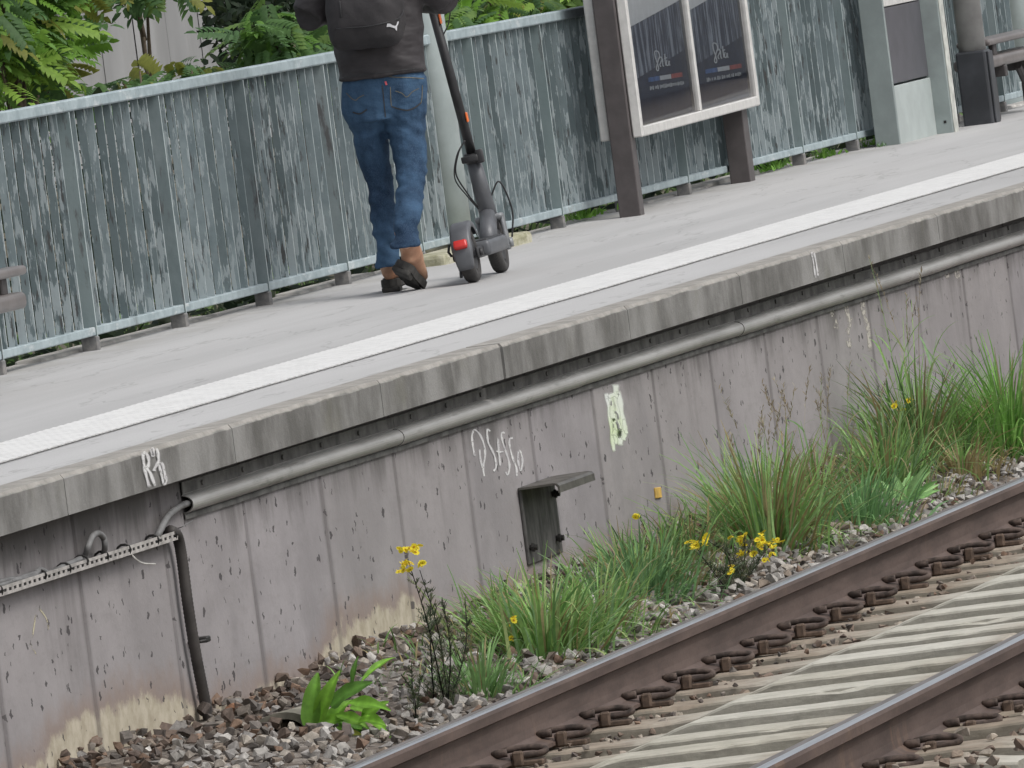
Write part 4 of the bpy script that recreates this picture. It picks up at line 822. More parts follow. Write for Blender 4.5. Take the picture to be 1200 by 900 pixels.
on_surface('centre_seam', bj, [[(448, 100), (450, 120), (452, 140)]], 1.2, M['sc_dark'], jeans)
# ---- jacket
Hc = ox(449, 91, X0); mb = MB(); U_ = lambda dx, dy, z: Vector((X0+dx, Hc.y+dy, z))
zh = Hc.z
mb.rings([ell(U_(0, 0, zh), .193, .137), ell(U_(0, .0, zh+.012), .199, .142), ell(U_(0, .0, zh+.03), .193, .136), ell(U_(0, .0, zh+.10), .200, .142), ell(U_(.01, 0, zh+.22), .205, .142), ell(U_(.02, 0, zh+.34), .212, .142), ell(U_(.02, 0, zh+.44), .20, .125), ell(U_(.03, 0, zh+.50), .15, .10), ell(U_(.04, 0, zh+.545), .07, .07)])
el_l = ox(361, 18, X0-.06); sh_l = U_(.02, .185, zh+.43); ha_l = U_(.27, .13, zh+.36)
mb.tube(catmull([sh_l, sh_l.lerp(el_l, .5)+Vector((-.02, .01, 0)), el_l], 5), [.082-.0005*i for i in range(11)], 14); mb.tube(catmull([el_l+Vector((-.01, 0, 0)), el_l.lerp(ha_l, .5), ha_l], 5), [.078-.0035*i for i in range(11)], 14)
hl = sm_ @ (t0_+Vector((-.02, .10, .01))); sh_r = U_(.02, -.185, zh+.43); el_r = U_(.10, -.29, zh+.30)
mb.tube(catmull([sh_r, sh_r.lerp(el_r, .5)+Vector((-.02, -.01, 0)), el_r], 5), [.080-.001*i for i in range(11)], 14); wr = el_r.lerp(hl, .72); mb.tube(catmull([el_r, el_r.lerp(wr, .5), wr], 5), [.068-.0028*i for i in range(11)], 14)
jk = fuse(mb, .010, 6, .009, (4, 4, 7), 9); jacket = lp(mobj('jacket', jk, M['jacket']))
bk = bvh_of(jk); on_surface('hem_seam', bk, [[(394, 92), (420, 88.5), (450, 84.5), (480, 81), (503, 79.5)]], 1.2, M['sc_dark'], jacket)
# ---- boots (local: x toe, z up, heel at the origin)
def boot(name, M4, parent, shaft=(.035, 0, .17)):
    mb = MB(); n = 14; rr = []
    for x, hw, h in ((-.005, .018, .075), (.01, .033, .10), (.05, .037, .105), (.09, .037, .098), (.13, .041, .078), (.18, .047, .062), (.23, .045, .05), (.265, .033, .04), (.283, .012, .03)):
        rr.append([(x, hw*math.cos(t), .012+h/2*.9+h/2*.95*math.sin(t)) for t in [2*math.pi*i/n for i in range(n)]])
    mb.rings(rr); sv = Vector(shaft); mb.tube([Vector((.045, 0, .06)), Vector((.045, 0, .06)).lerp(sv, .5), sv], [.040, .041, .043], 14)
    up = fuse(mb, .007, 3); o = mobj(name, up, M['boot'], parent)
    ol = [(-.014, .0), (-.008, .026), (.02, .038), (.07, .037), (.12, .040), (.18, .051), (.23, .050), (.268, .036), (.292, .012)]
    out = ol+[(x, -y) for x, y in ol[::-1] if y > 0]; sb = MB(); rr = []
    for z in (-.012, .004, .017): rr.append([(x*(1 if z < .01 else .995), y*(1.03 if z < .01 else 1.0), z+(.012 if x > .24 else 0)*(x-.24)/.05) for x, y in out])
    sb.rings(rr)
    s_ = sb.build('sole', M['sole'], o); hl_ = MB(); hl_.bevbox(-.012, .07, -.036, .036, -.032, -.011, .006, 2); hl_.build('heel', M['sole'], o)
    tr = MB()
    for i in range(9): tr.bevbox(.10+i*.02, .111+i*.02, -.036, .036, -.017, -.011, .002, 1)
    tr.build('tread', M['sole'], o)
    o.matrix_local = M4 @ Matrix.Scale(1.12, 4); return o
hL = oz(459, 342.5, 0)-per.location; mL = Matrix.Translation(hL+Vector((.0, .0, .037))) @ Matrix.Rotation(.12, 4, 'Z'); boot('boot', mL, per, (.04, 0, .125))
toe = oz(488, 339, 0)-per.location+Vector((0, 0, .02)); heel = ox(463, 297, X0-.42)-per.location; dx = (toe-heel).normalized(); heel = toe-dx*.305
zax = (Vector((.62, -.36, .6))-dx*Vector((.62, -.36, .6)).dot(dx)).normalized(); yax = zax.cross(dx); mR = Matrix.Identity(4)
for i in range(3): mR[i][0] = dx[i]; mR[i][1] = yax[i]; mR[i][2] = zax[i]; mR[i][3] = heel[i]
boot('boot', mR, per, tuple((mR.inverted() @ (ox(474, 268, X0-.30)-per.location))/1.12))
# ---- body, one skinned mesh
V, E_, Rd = [], [], []
def jv(p, r_, par=None):
    V.append(Vector(p)-per.location); Rd.append(r_); i = len(V)-1
    if par is not None: E_.append((par, i))
    return i
pel = jv(U_(0, 0, zh-.02), (.11, .09)); ch = jv(U_(.02, 0, zh+.25), (.13, .09), pel); nk0 = jv(U_(.03, 0, zh+.46), (.07, .06), ch); nk = jv(U_(.045, 0, zh+.54), (.052, .055), nk0)
h1 = jv(U_(.06, 0, zh+.62), (.068, .082), nk); h2 = jv(U_(.065, 0, zh+.70), (.072, .088), h1); h3 = jv(U_(.06, 0, zh+.765), (.05, .062), h2); jv(U_(.155, 0, zh+.655), (.014, .014), h1)
for s_, lg in ((1, L_leg), (-1, R_leg)):
    prv = pel
    for k in (1, 3, 5, 7): px, py, X, hw, d = lg[k]; prv = jv(ox(px, py, X), (.07, .07) if k < 3 else (.045, .045), prv)
def arm(sh, el, wr_, hand, curl):
    a = jv(sh, (.05, .05), nk0); b = jv(el, (.042, .042), a); c = jv(wr_, (.028, .03), b); d_ = (Vector(hand)-Vector(wr_)).normalized(); pm = jv(Vector(wr_)+d_*.06, (.036, .02), c)
    sd = d_.cross(Vector((0, 0, 1))).normalized(); base = Vector(wr_)+d_*.085
    for k, l_ in enumerate((.065, .075, .07, .055)):
        o_ = base+sd*(k-1.5)*.02; f1 = jv(o_, (.0095, .0095), pm); f2 = jv(o_+d_*l_*.45+Vector((0, 0, -.01)), (.009, .009), f1); f3 = jv(o_+d_*l_*.6+Vector((0, 0, -.035*curl)), (.0085, .0085), f2); jv(o_+d_*l_*.45+Vector((0, 0, -.055*curl)), (.008, .008), f3)
    t1_ = jv(Vector(wr_)+d_*.03+sd*-.045, (.0105, .0105), pm); jv(Vector(wr_)+d_*.07+sd*-.06+Vector((0, 0, -.02)), (.009, .009), t1_)
arm(sh_l, el_l, ha_l, ha_l+Vector((.1, -.03, .03)), 1); arm(sh_r, el_r, wr, hl, 1.2)
me = bpy.data.meshes.new('body'); me.from_pydata([v[:] for v in V], E_, []); bo = mobj('body', me, M['skin'], per)
sk = bo.modifiers.new('skin', 'SKIN'); sd_ = me.skin_vertices[0].data
for i, r_ in enumerate(Rd): sd_[i].radius = r_; sd_[i].use_root = (i == 0)
sb_ = bo.modifiers.new('sub', 'SUBSURF'); sb_.levels = 1; sb_.render_levels = 2
dg = bpy.context.evaluated_depsgraph_get(); bme = bpy.data.meshes.new_from_object(bo.evaluated_get(dg)); bo.modifiers.clear(); bo.data = bme; bme.materials.clear(); bme.materials.append(M['skin'])
for p_ in bme.polygons: p_.use_smooth = True
hm = MB(); hc = U_(.05, 0, zh+.70); rr = []
for i in range(9):
    t = math.pi*.5*i/8; rr.append(ell(hc+Vector((-.008, 0, .095*math.sin(t)-.03)), .083*math.cos(t)**.6+.002, .104*math.cos(t)**.6+.002))
hm.rings([ell(hc+Vector((-.045, 0, -.10)), .055, .045), ell(hc+Vector((-.02, 0, -.06)), .078, .075)]+rr); lp(mobj('hair', fuse(hm, .009, 2, .006, (30, 30, 20)), M['hair']))
# ---- backpack: a thing of its own
bagroot = ox(432, 52, X0-.24); bag = empty('backpack', bagroot, 'dark grey backpack with a small white logo on the back of the person', 'backpack')
mb = MB(); rr = []; bx = lambda px, py: ox(px, py, X0-.20)
for py, cx, hw, dp, sh in ((57, 434, 26, .035, 0), (54, 432, 36, .07, 0), (46, 431, 42, .112, 0), (30, 430, 44.5, .128, 0), (8, 428, 45, .13, 0), (-25, 424, 44, .10, 0), (-50, 421, 40, .085, 0), (-62, 419, 28, .05, 0)):
    c = bx(cx, py); ring = []
    for i in range(24):
        t = 2*math.pi*i/24; ring.append((c.x+dp*math.copysign(abs(math.cos(t))**.65, math.cos(t)), c.y+hw/PXm*math.copysign(abs(math.sin(t))**.6, math.sin(t)), c.z))
    rr.append(ring)
mb.rings(rr); bm_ = fuse(mb, .010, 4, .008, (6, 6, 6), 21); o = mobj('bag_body', bm_, M['bag'], bag); o.data.transform(Matrix.Translation(-bag.location))
per_loc = per.location.copy()
bvb = BVHTree.FromPolygons([v.co[:] for v in bm_.vertices], [p.vertices[:] for p in bm_.polygons])
def castb(x, y, lift): r_ = Vector(ray(x, y)).normalized(); h = bvb.ray_cast(Vector(CAM)-bag.location, r_); return None if h[0] is None else h[0]-r_*lift
lg = [(738, 190), (742, 166), (762, 166), (782, 178), (800, 182), (808, 172), (814, 153), (825, 150), (821, 168), (813, 184), (811, 215), (803, 213), (799, 200), (780, 194), (758, 188)]
bm = bmesh.new(); vs = [bm.verts.new(castb(330+x/6, y/6, .004)) for x, y in lg]; f_ = bm.faces.new(vs); bmesh.ops.triangulate(bm, faces=[f_]); me = bpy.data.meshes.new('logo'); bm.to_mesh(me); bm.free(); mobj('logo', me, M['logo'], bag)
mb = MB(); pts_ = [castb(x, y, .002) for x, y in [(394, 34), (410, 32.5), (430, 31), (450, 27), (466, 22), (472, 14), (472.5, 2)]]; pts_ = [p for p in pts_ if p]; mb.tube(catmull(pts_, 5), .0028, 6); mb.build('piping', M['sc_dark'], bag, True)
mb = MB(); pts_ = [castb(x, y, .002) for x, y in [(400, 20), (399, 10), (398, 1)]]; pts_ = [p for p in pts_ if p]; mb.tube(catmull(pts_, 5), .0028, 6); mb.build('side_seam', M['sc_dark'], bag, True)
for s_ in (-1, 1):
    mb = MB(); pth = catmull([U_(-.13, s_*.10, zh+.40), U_(-.06, s_*.115, zh+.505), U_(.06, s_*.12, zh+.50), U_(.155, s_*.12, zh+.36), U_(.13, s_*.13, zh+.22), U_(.10, s_*.10, zh+.16)], 6); mb.tube([p-bag.location for p in pth], .017, 8); mb.build('shoulder_strap', M['bag'], bag, True)
# ================================================================== PLANTS
def strip_mesh(name, blades, mat, parent=None):
    """blades: list of (points, widths, side vectors, colour)"""
    V, T, K = [], [], []; off = 0
    for p, wds, sd, col in blades:
        k = len(p)
        for i in range(k):
            sv = sd[i] if isinstance(sd, list) else sd
            V.append(p[i]+sv*wds[i]); V.append(p[i]-sv*wds[i]); K += [col, col]
        for i in range(k-1): T += [(off+2*i, off+2*i+1, off+2*i+3), (off+2*i, off+2*i+3, off+2*i+2)]
        off += 2*k
    me = tri_mesh(name, np.array([v[:] for v in V]), np.array(T), np.array(K)); return mobj(name, me, mat, parent)
GREENS = [(.21, .38, .11), (.26, .45, .14), (.16, .31, .10), (.33, .52, .21), (.26, .42, .21), (.38, .48, .20), (.30, .47, .15)]
DRY = [(.33, .27, .13), (.27, .22, .11), (.40, .34, .19)]
def blade(base, az, L, lean, droop, wd, col, seg=7, twist=None):
    p = [base.copy()]; el = math.pi/2-lean; d = Vector((math.cos(az), math.sin(az), 0)); st_ = L/seg; ws = [wd*.6]
    for i in range(seg):
        p.append(p[-1]+(d*math.cos(el)+Vector((0, 0, 1))*math.sin(el))*st_); el -= droop/seg*(.4+1.2*i/seg); t = (i+1)/seg; ws.append(wd*(1-.9*t**2.2)+.0004)
    a2 = az+math.pi/2+(twist if twist is not None else random.uniform(-.9, .9)); sd = Vector((math.cos(a2), math.sin(a2), random.uniform(-.2, .2)))
    return (p, ws, sd, col)
def pick(pal, k=.18): c = random.choice(pal); s_ = random.uniform(1-k, 1+k); return tuple(x*s_ for x in c)
def grass(px, py, z, n, L, spread, label, pal=GREENS, dry=.12, stalks=0, wd=.0042, droop=1.5, asym=None, Ls=1.6):
    base = oz(px, py, z); e = empty('grass_tuft', base, label, 'grass'); bl = []
    for i in range(int(n*1.5)):
        az = random.uniform(0, 2*math.pi); r_ = abs(random.gauss(0, spread*.62)); b = Vector((math.cos(az)*r_*1.6, math.sin(az)*r_, -.015))
        l_ = L*random.uniform(.4, 1.25); lean = abs(random.gauss(.2, .5)); 
        if asym is not None and random.random() < .5: az = asym+random.gauss(0, .5); lean += .25
        bl.append(blade(b, az, l_, lean, (random.uniform(.3, droop) if random.random() > .14 else random.uniform(2., 3.2)), wd*1.2*random.uniform(.55, 1.3), pick(DRY if random.random() < dry else pal)))
    strip_mesh('blades', bl, M['leaf'], e)['kind'] = 'stuff'
    if stalks:
        for i in range(stalks):
            az = random.uniform(0, 6.28); b = Vector((random.gauss(0, spread*.5)*1.5, random.gauss(0, spread*.35), 0)); bb = blade(b, az, L*Ls*random.uniform(.8, 1.1), abs(random.gauss(.05, .08)), .35, .0014, pick(DRY+GREENS[:2]), 9, 0)
            sb = [bb]
            for j in range(26):
                t = random.uniform(.72, 1.0); k = min(len(bb[0])-2, int(t*9)); q = bb[0][k].lerp(bb[0][k+1], t*9-k if t*9-k <= 1 else 1); sb.append(blade(q, random.uniform(0, 6.28), random.uniform(.012, .028), random.uniform(.3, .9), .5, .0022, pick([(.36, .30, .22), (.30, .24, .17), (.40, .36, .27)]), 2))
            for j in range(2):
                k = random.randint(2, 5); sb.append(blade(bb[0][k], random.uniform(0, 6.28), L*.35, .6, 1.6, .004, pick(pal), 6))
            strip_mesh('seed_stalk', sb, M['leaf'], e)
    return e
def flower_mesh():
    V, T = [], []; n = 9
    for i in range(n):
        a = 2*math.pi*i/n; c, s_ = math.cos(a), math.sin(a); k = len(V); t = Vector((c, s_, .12)); sd = Vector((-s_, c, 0))*.28
        V += [t*.2-sd*.5, t*.2+sd*.5, t*.75+sd, t*.75-sd, t*1.0]; T += [(k, k+1, k+2), (k, k+2, k+3), (k+3, k+2, k+4)]
    k = len(V)
    for i in range(6): a = i*math.pi/3; V.append(Vector((math.cos(a)*.34, math.sin(a)*.34, .12)))
    V.append(Vector((0, 0, .3))); T += [(k+i, k+(i+1) % 6, k+6) for i in range(6)]
    return np.array([v[:] for v in V]), np.array(T)
FV, FT = flower_mesh()
cols = np.array([(.86, .72, .05)]*(len(FV)-7)+[(.55, .30, .02)]*7)
FME = tri_mesh('flower', FV, FT, cols)
def flower_at(p, parent, s=.011, n=None):
    o = mobj('flower_head', FME, M['petal'], parent, p-parent.location); o.scale = (s, s, s); o.rotation_euler = (random.uniform(-.5, .9)+.3, random.uniform(-.6, .3), random.uniform(0, 6)); return o
def ragwort(px, py, z, tops, label, cols_, leafL=.05, nl=40, flowers=(), stem_r=.0026, tufts=None, dY=0):
    """px,py base; tops: pixel tops of stems; flowers: pixels of the flower heads"""
    base = oz(px, py, z); e = empty('ragwort_plant', base, label, 'plant'); sm = MB(); bl = []
    for (tx, ty) in tops:
        tip = oy(tx, ty, base.y+dY+random.uniform(-.05, .05)); mid = base.lerp(tip, .5)+Vector((random.uniform(-.08, .08), random.uniform(-.03, .03), .02))
        p = catmull([base+Vector((random.gauss(0, .03), random.gauss(0, .015), -.02)), mid, tip], 8); sm.tube([a-base for a in p], [stem_r*(1-.6*i/len(p)) for i in range(len(p))], 5)
        for j in range(nl):
            t = random.uniform(.08, .93); k = int(t*(len(p)-1)); q = p[k]-base; az = random.uniform(0, 6.28); L_ = leafL*(1.2-.8*t)*random.uniform(.6, 1.2); c = pick(cols_)
            b_ = blade(q, az, L_, random.uniform(.4, 1.2), random.uniform(0, 1), .0022, c, 4); bl.append(b_)
            for k2 in (1, 2, 3):
                for sg in (-1, 1): bl.append(blade(b_[0][k2], az+sg*1.0, L_*.38, random.uniform(.5, 1.1), .3, .0014, c, 2))
    sm.build('stem', M['bark'] if cols_[0][1] < .09 else M['leaf'], e, True)
    strip_mesh('foliage', bl, M['leaf'], e)
    for (fx, fy) in flowers:
        for k in range(3 if len(flowers) < 20 else 2): flower_at(oy(fx+random.gauss(0, 1.8)*(k > 0), fy+random.gauss(0, 1.8)*(k > 0), base.y+dY+random.uniform(-.04, .04)), e, random.uniform(.010, .016))
    return e
DARKG = [(.075, .10, .055), (.095, .12, .07), (.06, .085, .05), (.12, .135, .075)]; MIDG = [(.13, .23, .075), (.17, .28, .095), (.10, .19, .065), (.21, .32, .12)]
# --- grass
grass(640, 774, -1.03, 330, .36, .15, 'large bright grass tuft under the metal step, blades arching with yellow flowers', wd=.0048, droop=1.9)
grass(705, 748, -1.03, 200, .31, .13, 'grass tuft leaning against the large bright tuft on its track side', wd=.0045, droop=1.9)
grass(566, 824, -1.06, 130, .24, .09, 'small fresh grass tuft by the rail below the dark ragwort stem', [(.20, .36, .14), (.26, .43, .17), (.18, .32, .12)], .08, droop=1.3)
grass(755, 712, -1.02, 260, .30, .16, 'bluish grass tuft between the large bright tuft and the yellow ragwort bush', [(.14, .27, .12), (.17, .32, .14), (.20, .35, .14)], .1, droop=1.8)
grass(815, 655, -.96, 110, .22, .12, 'short ragged grass at the wall foot behind the yellow ragwort bush', MIDG, .3)
grass(905, 650, -1.02, 400, .46, .16, 'tall dense grass tuft with dry stems and seed stalks beyond the yellow ragwort bush', GREENS, .22, 9, .0045, 1.3, None, 1.45)
grass(1010, 622, -1.03, 260, .28, .15, 'blue green grass tuft beside the pale broad leaf rosette', [(.17, .34, .14), (.22, .42, .17), (.18, .32, .15)], .06, droop=1.5)
grass(960, 600, -.95, 150, .32, .13, 'thin dry grass between tall tuft and the wall', GREENS[:3]+DRY, .4, 8, .0032, 1.2, None, 1.7)
grass(1082, 553, -1.0, 330, .47, .16, 'high mixed grass around the small yellow flowers against the far wall', MIDG+GREENS[:2], .2, 5, .0042, 1.5, None, 1.9)
grass(1186, 532, -1.0, 380, .48, .17, 'brightest dense grass tuft farthest along the wall', [(.18, .38, .08), (.23, .46, .11), (.27, .50, .13), (.16, .32, .08)], .06, droop=1.5)
grass(1130, 560, -1.02, 160, .22, .15, 'low straggling dry grass between the two farthest tufts', DRY+GREENS[:2], .4, droop=2.)
grass(1000, 640, -1.07, 90, .16, .2, 'flattened dry straw beside the rail under the blue green tuft', DRY, .5, 0, .003, 2.4)
grass(842, 610, -.95, 14, .34, .05, 'few long drooping blades against the wall before the tall tuft', GREENS, 0, 0, .0045, 2.6)
grass(600, 690, -.95, 12, .40, .04, 'few long thin blades standing against the wall left of the metal step', GREENS, 0, 0, .0042, 1.6)
grass(790, 690, -1.0, 120, .20, .13, 'dull grass patch with dry tips before the yellow ragwort bush', MIDG+DRY[:1], .25, 0, .0034, 1.8)
grass(470, 838, -1.06, 60, .13, .1, 'sparse low weeds between broad leaf plant and rail', MIDG+DARKG, .1, 0, .0035, 1.2)
grass(590, 760, -1.0, 170, .30, .13, 'loose grass between the dark ragwort and the large bright tuft', GREENS, .12, 0, .0036, 2.1)
grass(735, 690, -.97, 170, .24, .14, 'leafy grass tuft at the wall foot right of the metal step', GREENS+MIDG, .12, 0, .0036, 1.9)
grass(775, 668, -.97, 140, .24, .13, 'grass tuft at the wall foot below the yellow plate', MIDG+GREENS[:2], .2, 0, .0034, 1.9)
grass(870, 625, -.97, 160, .28, .12, 'grass clump joining the tall tuft on its wall side', GREENS, .2, 2, .0036, 1.6)
grass(1040, 575, -.97, 220, .36, .15, 'green grass clump behind the pale broad leaf rosette', GREENS+MIDG, .15, 2, .0038, 1.6)
grass(1140, 530, -.97, 180, .30, .14, 'grass clump at the wall between the two farthest tufts', GREENS, .15, 0, .0038, 1.6)
grass(1100, 590, -1.05, 90, .14, .15, 'short dry grass by the rail past the rosette', DRY+GREENS[:2], .4, 0, .003, 2.0)
bl = []
for _ in range(2600):
    x = random.uniform(38.6, 51.5); y = random.uniform(YR1+.14, YW-.03)
    if mnoise.noise(Vector((x*1.1, y*2.2, 8))) < -.02: continue
    bl.append(blade(Vector((x, y, bed_z(x, y)-.01)), random.uniform(0, 6.28), random.uniform(.03, .12), random.uniform(.2, 1.1), 1.4, .0035, pick(MIDG+GREENS[:3]+DRY), 4))
tag(strip_mesh('ground_weeds', bl, M['leaf']), 'low scattered weeds on the gravel', 'weeds', kind='stuff')
# --- tall culms standing above the far grass
e = empty('tall_reed_grass', oz(1072, 548, -1.0), 'single tall reed-like grass standing high against the far wall', 'grass'); base = e.location; bl = []
for tx, ty, c0_ in ((1058, 372, 0), (1068, 352, 1), (1024, 385, 0), (1020, 440, 0), (1098, 395, 0), (1045, 420, 1)):
    tip = oy(tx, ty, base.y+.05); p = catmull([Vector((random.gauss(0, .05), 0, 0)), (tip-base)*.5+Vector((random.uniform(-.06, .1), 0, .02)), tip-base], 6); bl.append((p, [.0042*(1-.85*i/len(p)) for i in range(len(p))], Vector((.5, -.85, 0)), pick(GREENS)))
    for j in range(3): k = random.randint(4, len(p)-3); bl.append(blade(p[k], random.uniform(0, 6.28), .22, .45, 1.4, .0055, pick(GREENS), 6, 0))
strip_mesh('culms', bl, M['leaf'], e)
# --- ragworts and other weeds
ragwort(520, 838, -1.06, [(478, 655), (492, 668), (518, 700), (545, 700), (505, 690)], 'tall dark feathery ragwort with a yellow flower head in front of the wall', DARKG, .07, 46, [(473, 645), (479, 643), (485, 641), (489, 642), (470, 646), (476, 659), (473, 661), (478, 660), (495, 660), (492, 662), (468, 670), (473, 668), (479, 668), (484, 646)], .003)
ragwort(484, 855, -1.06, [(482, 775), (470, 790), (500, 780)], 'low grey green weed between broad leaf plant and ragwort stem', DARKG, .035, 40)
ragwort(860, 695, -1.04, [(815, 640), (828, 632), (845, 640), (870, 628), (885, 630), (905, 636), (860, 660), (895, 655), (840, 668)], 'bushy ragwort with many yellow flowers and thin grey stems beside the rail', DARKG+[(.22, .22, .18), (.17, .19, .13)], .055, 46,
        [(815+random.gauss(0, 3), 641+random.gauss(0, 3)) for _ in range(6)]+[(827+random.gauss(0, 3), 634+random.gauss(0, 2)) for _ in range(5)]+[(868+random.gauss(0, 5), 632+random.gauss(0, 4)) for _ in range(9)]+[(889+random.gauss(0, 4), 636+random.gauss(0, 5)) for _ in range(8)]+[(903+random.gauss(0, 6), 634+random.gauss(0, 4)) for _ in range(8)]+[(870+random.gauss(0, 3), 648+random.gauss(0, 2)) for _ in range(4)]+[(882, 650), (884, 648), (898, 656), (903, 650), (897, 659), (856, 663), (858, 668), (855, 671), (860, 675)], .0022)
ragwort(640, 768, -1.03, [(600, 728), (640, 746), (690, 744), (722, 738), (598, 748)], 'low ragwort flowering inside the large bright grass tuft', MIDG, .03, 12, [(602, 727), (600, 731), (598, 748), (602, 751), (639, 745), (642, 752), (645, 754), (648, 753), (636, 747), (691, 744), (692, 746), (706, 733), (720, 738), (722, 744)], .002)
ragwort(1078, 552, -1.0, [(1050, 474), (1058, 480), (1064, 468), (1088, 482), (1100, 492), (1106, 474), (1075, 500)], 'ragwort with scattered yellow flowers in the high mixed grass', MIDG, .06, 44, [(1050, 474), (1048, 476), (1058, 481), (1065, 468), (1064, 470), (1087, 481), (1089, 482), (1086, 484), (1101, 494), (1102, 496), (1106, 474), (1148, 494)], .0026)
ragwort(758, 655, -.95, [(748, 604), (742, 640), (765, 630)], 'thin dry weed with one yellow bloom by the wall beside the yellow plate', DARKG+DRY, .03, 14, [(748, 605), (746, 604)], .0016)
ragwort(300, 800, -.94, [(280, 730), (292, 722), (268, 745), (305, 738)], 'bare wispy dark weed against the wall right of the black hose', DARKG, .022, 10, (), .0012)
# --- broad leaf plants: every leaf a part
def leaf_mesh(L, W, curl, fold=.25, wav=.1, seed=0):
    V, T = [], []; n, mcols = 10, 5; r = random.Random(seed); ph = r.uniform(0, 6)
    for i in range(n+1):
        t = i/n; wd = W*max(.05, math.sin(math.pi*min(1, t**.75*.93+.05)))**.8; el = -curl*t*t; x = L*t*math.cos(el*.6); z = L*t*math.sin(el*.6)
        for j in range(mcols):
            u = (j-2)/2; V.append((x, u*wd/2, z+abs(u)*wd*fold+wav*wd*math.sin(t*9+ph+u*2)*abs(u)))
    for i in range(n):
        for j in range(mcols-1): a = i*mcols+j; T += [(a, a+1, a+mcols+1), (a, a+mcols+1, a+mcols)]
    return np.array(V), np.array(T)
def leafy(px, py, z, spec, label, pal):
    e = empty('broad_leaf_plant', oz(px, py, z), label, 'plant')
    for i, (az, el, L_, W_, curl, bx, by) in enumerate(spec):
        V, T = leaf_mesh(L_, W_, curl, random.uniform(.1, .3), .1, i); o = mobj('leaf', tri_mesh('leaf', V, T, np.repeat(np.array(pick(pal))[None], len(V), 0)), M['leaf'], e, Vector((bx, by, 0)))
        o.rotation_euler = Matrix.Rotation(az, 3, 'Z').to_euler(); o.rotation_euler = (Matrix.Rotation(az, 3, 'Z') @ Matrix.Rotation(-el, 3, 'Y') @ Matrix.Rotation((1 if math.sin(az) < 0 else -1)*random.uniform(.5, 1.1)*-1, 3, 'X')).to_euler()
        for p_ in o.data.polygons: p_.use_smooth = True
def leafy(px, py, z, leaves, label, pal):
    base = oz(px, py, z); e = empty('broad_leaf_plant', base, label, 'plant')
    for i, (bx, by, tx, ty, wpx) in enumerate(leaves):
        Xb = base.x+random.uniform(-.06, .06); a, t = ox(bx, by, Xb), ox(tx, ty, Xb+random.uniform(-.10, .10)); L_ = (t-a).length; W_ = wpx/360.
        V, T = leaf_mesh(L_, W_, random.uniform(.2, .7), random.uniform(.12, .3), .12, i)
        o = mobj('leaf', tri_mesh('leaf', V, T, np.repeat(np.array(pick(pal if wpx != 8 else [(.45, .47, .10)]))[None], len(V), 0)*np.tile(np.array([.92, 1., 1.45, 1., .92])*1., len(V)//5)[:, None]*(1+.08*np.sin(np.repeat(np.arange(len(V)//5), 5)*2.6))[:, None]), M['leaf'], e, a-base)
        xa_ = (t-a).normalized(); nz_ = Vector((-.75, -.1, .65+random.uniform(-.3, .3))); nz_ = (nz_-xa_*nz_.dot(xa_)).normalized(); ya_ = nz_.cross(xa_); R3_ = Matrix((xa_, ya_, nz_)).transposed(); o.rotation_euler = R3_.to_euler()
        for p_ in o.data.polygons: p_.use_smooth = True
BR = [(.17, .36, .045), (.20, .41, .05), (.14, .30, .045), (.12, .26, .05)]
leafy(385, 858, -1.0, [(364, 856, 369, 788, 25), (372, 852, 388, 791, 20), (388, 828, 423, 795, 22), (424, 798, 462, 760, 9), (413, 800, 416, 770, 7), (376, 850, 426, 831, 15), (380, 852, 451, 850, 15), (408, 824, 453, 824, 17), (398, 846, 441, 857, 13), (384, 852, 408, 815, 18), (424, 842, 452, 820, 15), (430, 838, 456, 856, 13), (404, 856, 434, 866, 8), (395, 838, 430, 846, 16), (410, 830, 440, 836, 16), (420, 846, 447, 842, 14), (372, 856, 398, 836, 15)], 'bright green broad leaf plant with one upright leaf among pale stones', BR)
LG = [(.22, .42, .15), (.28, .48, .19), (.20, .38, .13), (.32, .52, .22)]
leafy(1064, 598, -1.03, [(1062, 596, 1036+5.5*k+random.gauss(0, 2), 566-16*math.sin(k/12*math.pi)+random.gauss(0, 3), random.uniform(11, 17)) for k in range(13)]+[(1064, 597, x, y, 12.5) for x, y in ((1032, 585), (1044, 592), (1084, 592), (1100, 583), (1054, 575), (1072, 573), (1080, 582))], 'pale green broad leaf rosette between grass tufts beside the rail', LG)
# weeds showing under the fence
for i, (px, py, n_, c_) in enumerate(((690, 247, 70, 'at the fence foot just before the poster case'), (905, 192, 60, 'at the fence foot between poster case and totem'), (970, 178, 40, 'in the gap under the fence near the totem'), (1020, 165, 40, 'under the fence tight against the totem'))):
    e = empty('fence_weed', oy(px, py, YF+.03), 'small bright weed '+c_, 'weed'); bl = [blade(Vector((random.gauss(0, .18), random.gauss(0, .02), -.03)), random.uniform(0, 6.28), random.uniform(.03, .08), random.uniform(.2, 1), 1, .008, pick([(.15, .33, .05), (.20, .40, .07)]), 4) for _ in range(n_)]; strip_mesh('leaves', bl, M['leaf'], e)
e = empty('fence_weed', oz(1037, 171, 0), 'tiny pale weed growing at the foot of the grey totem', 'weed'); strip_mesh('leaves', [blade(Vector((random.gauss(0, .05), random.gauss(0, .015), 0)), random.uniform(0, 6.28), random.uniform(.02, .05), random.uniform(.2, 1), 1, .006, pick([(.25, .36, .25), (.15, .25, .12)]), 4) for _ in range(30)], M['leaf'], e)

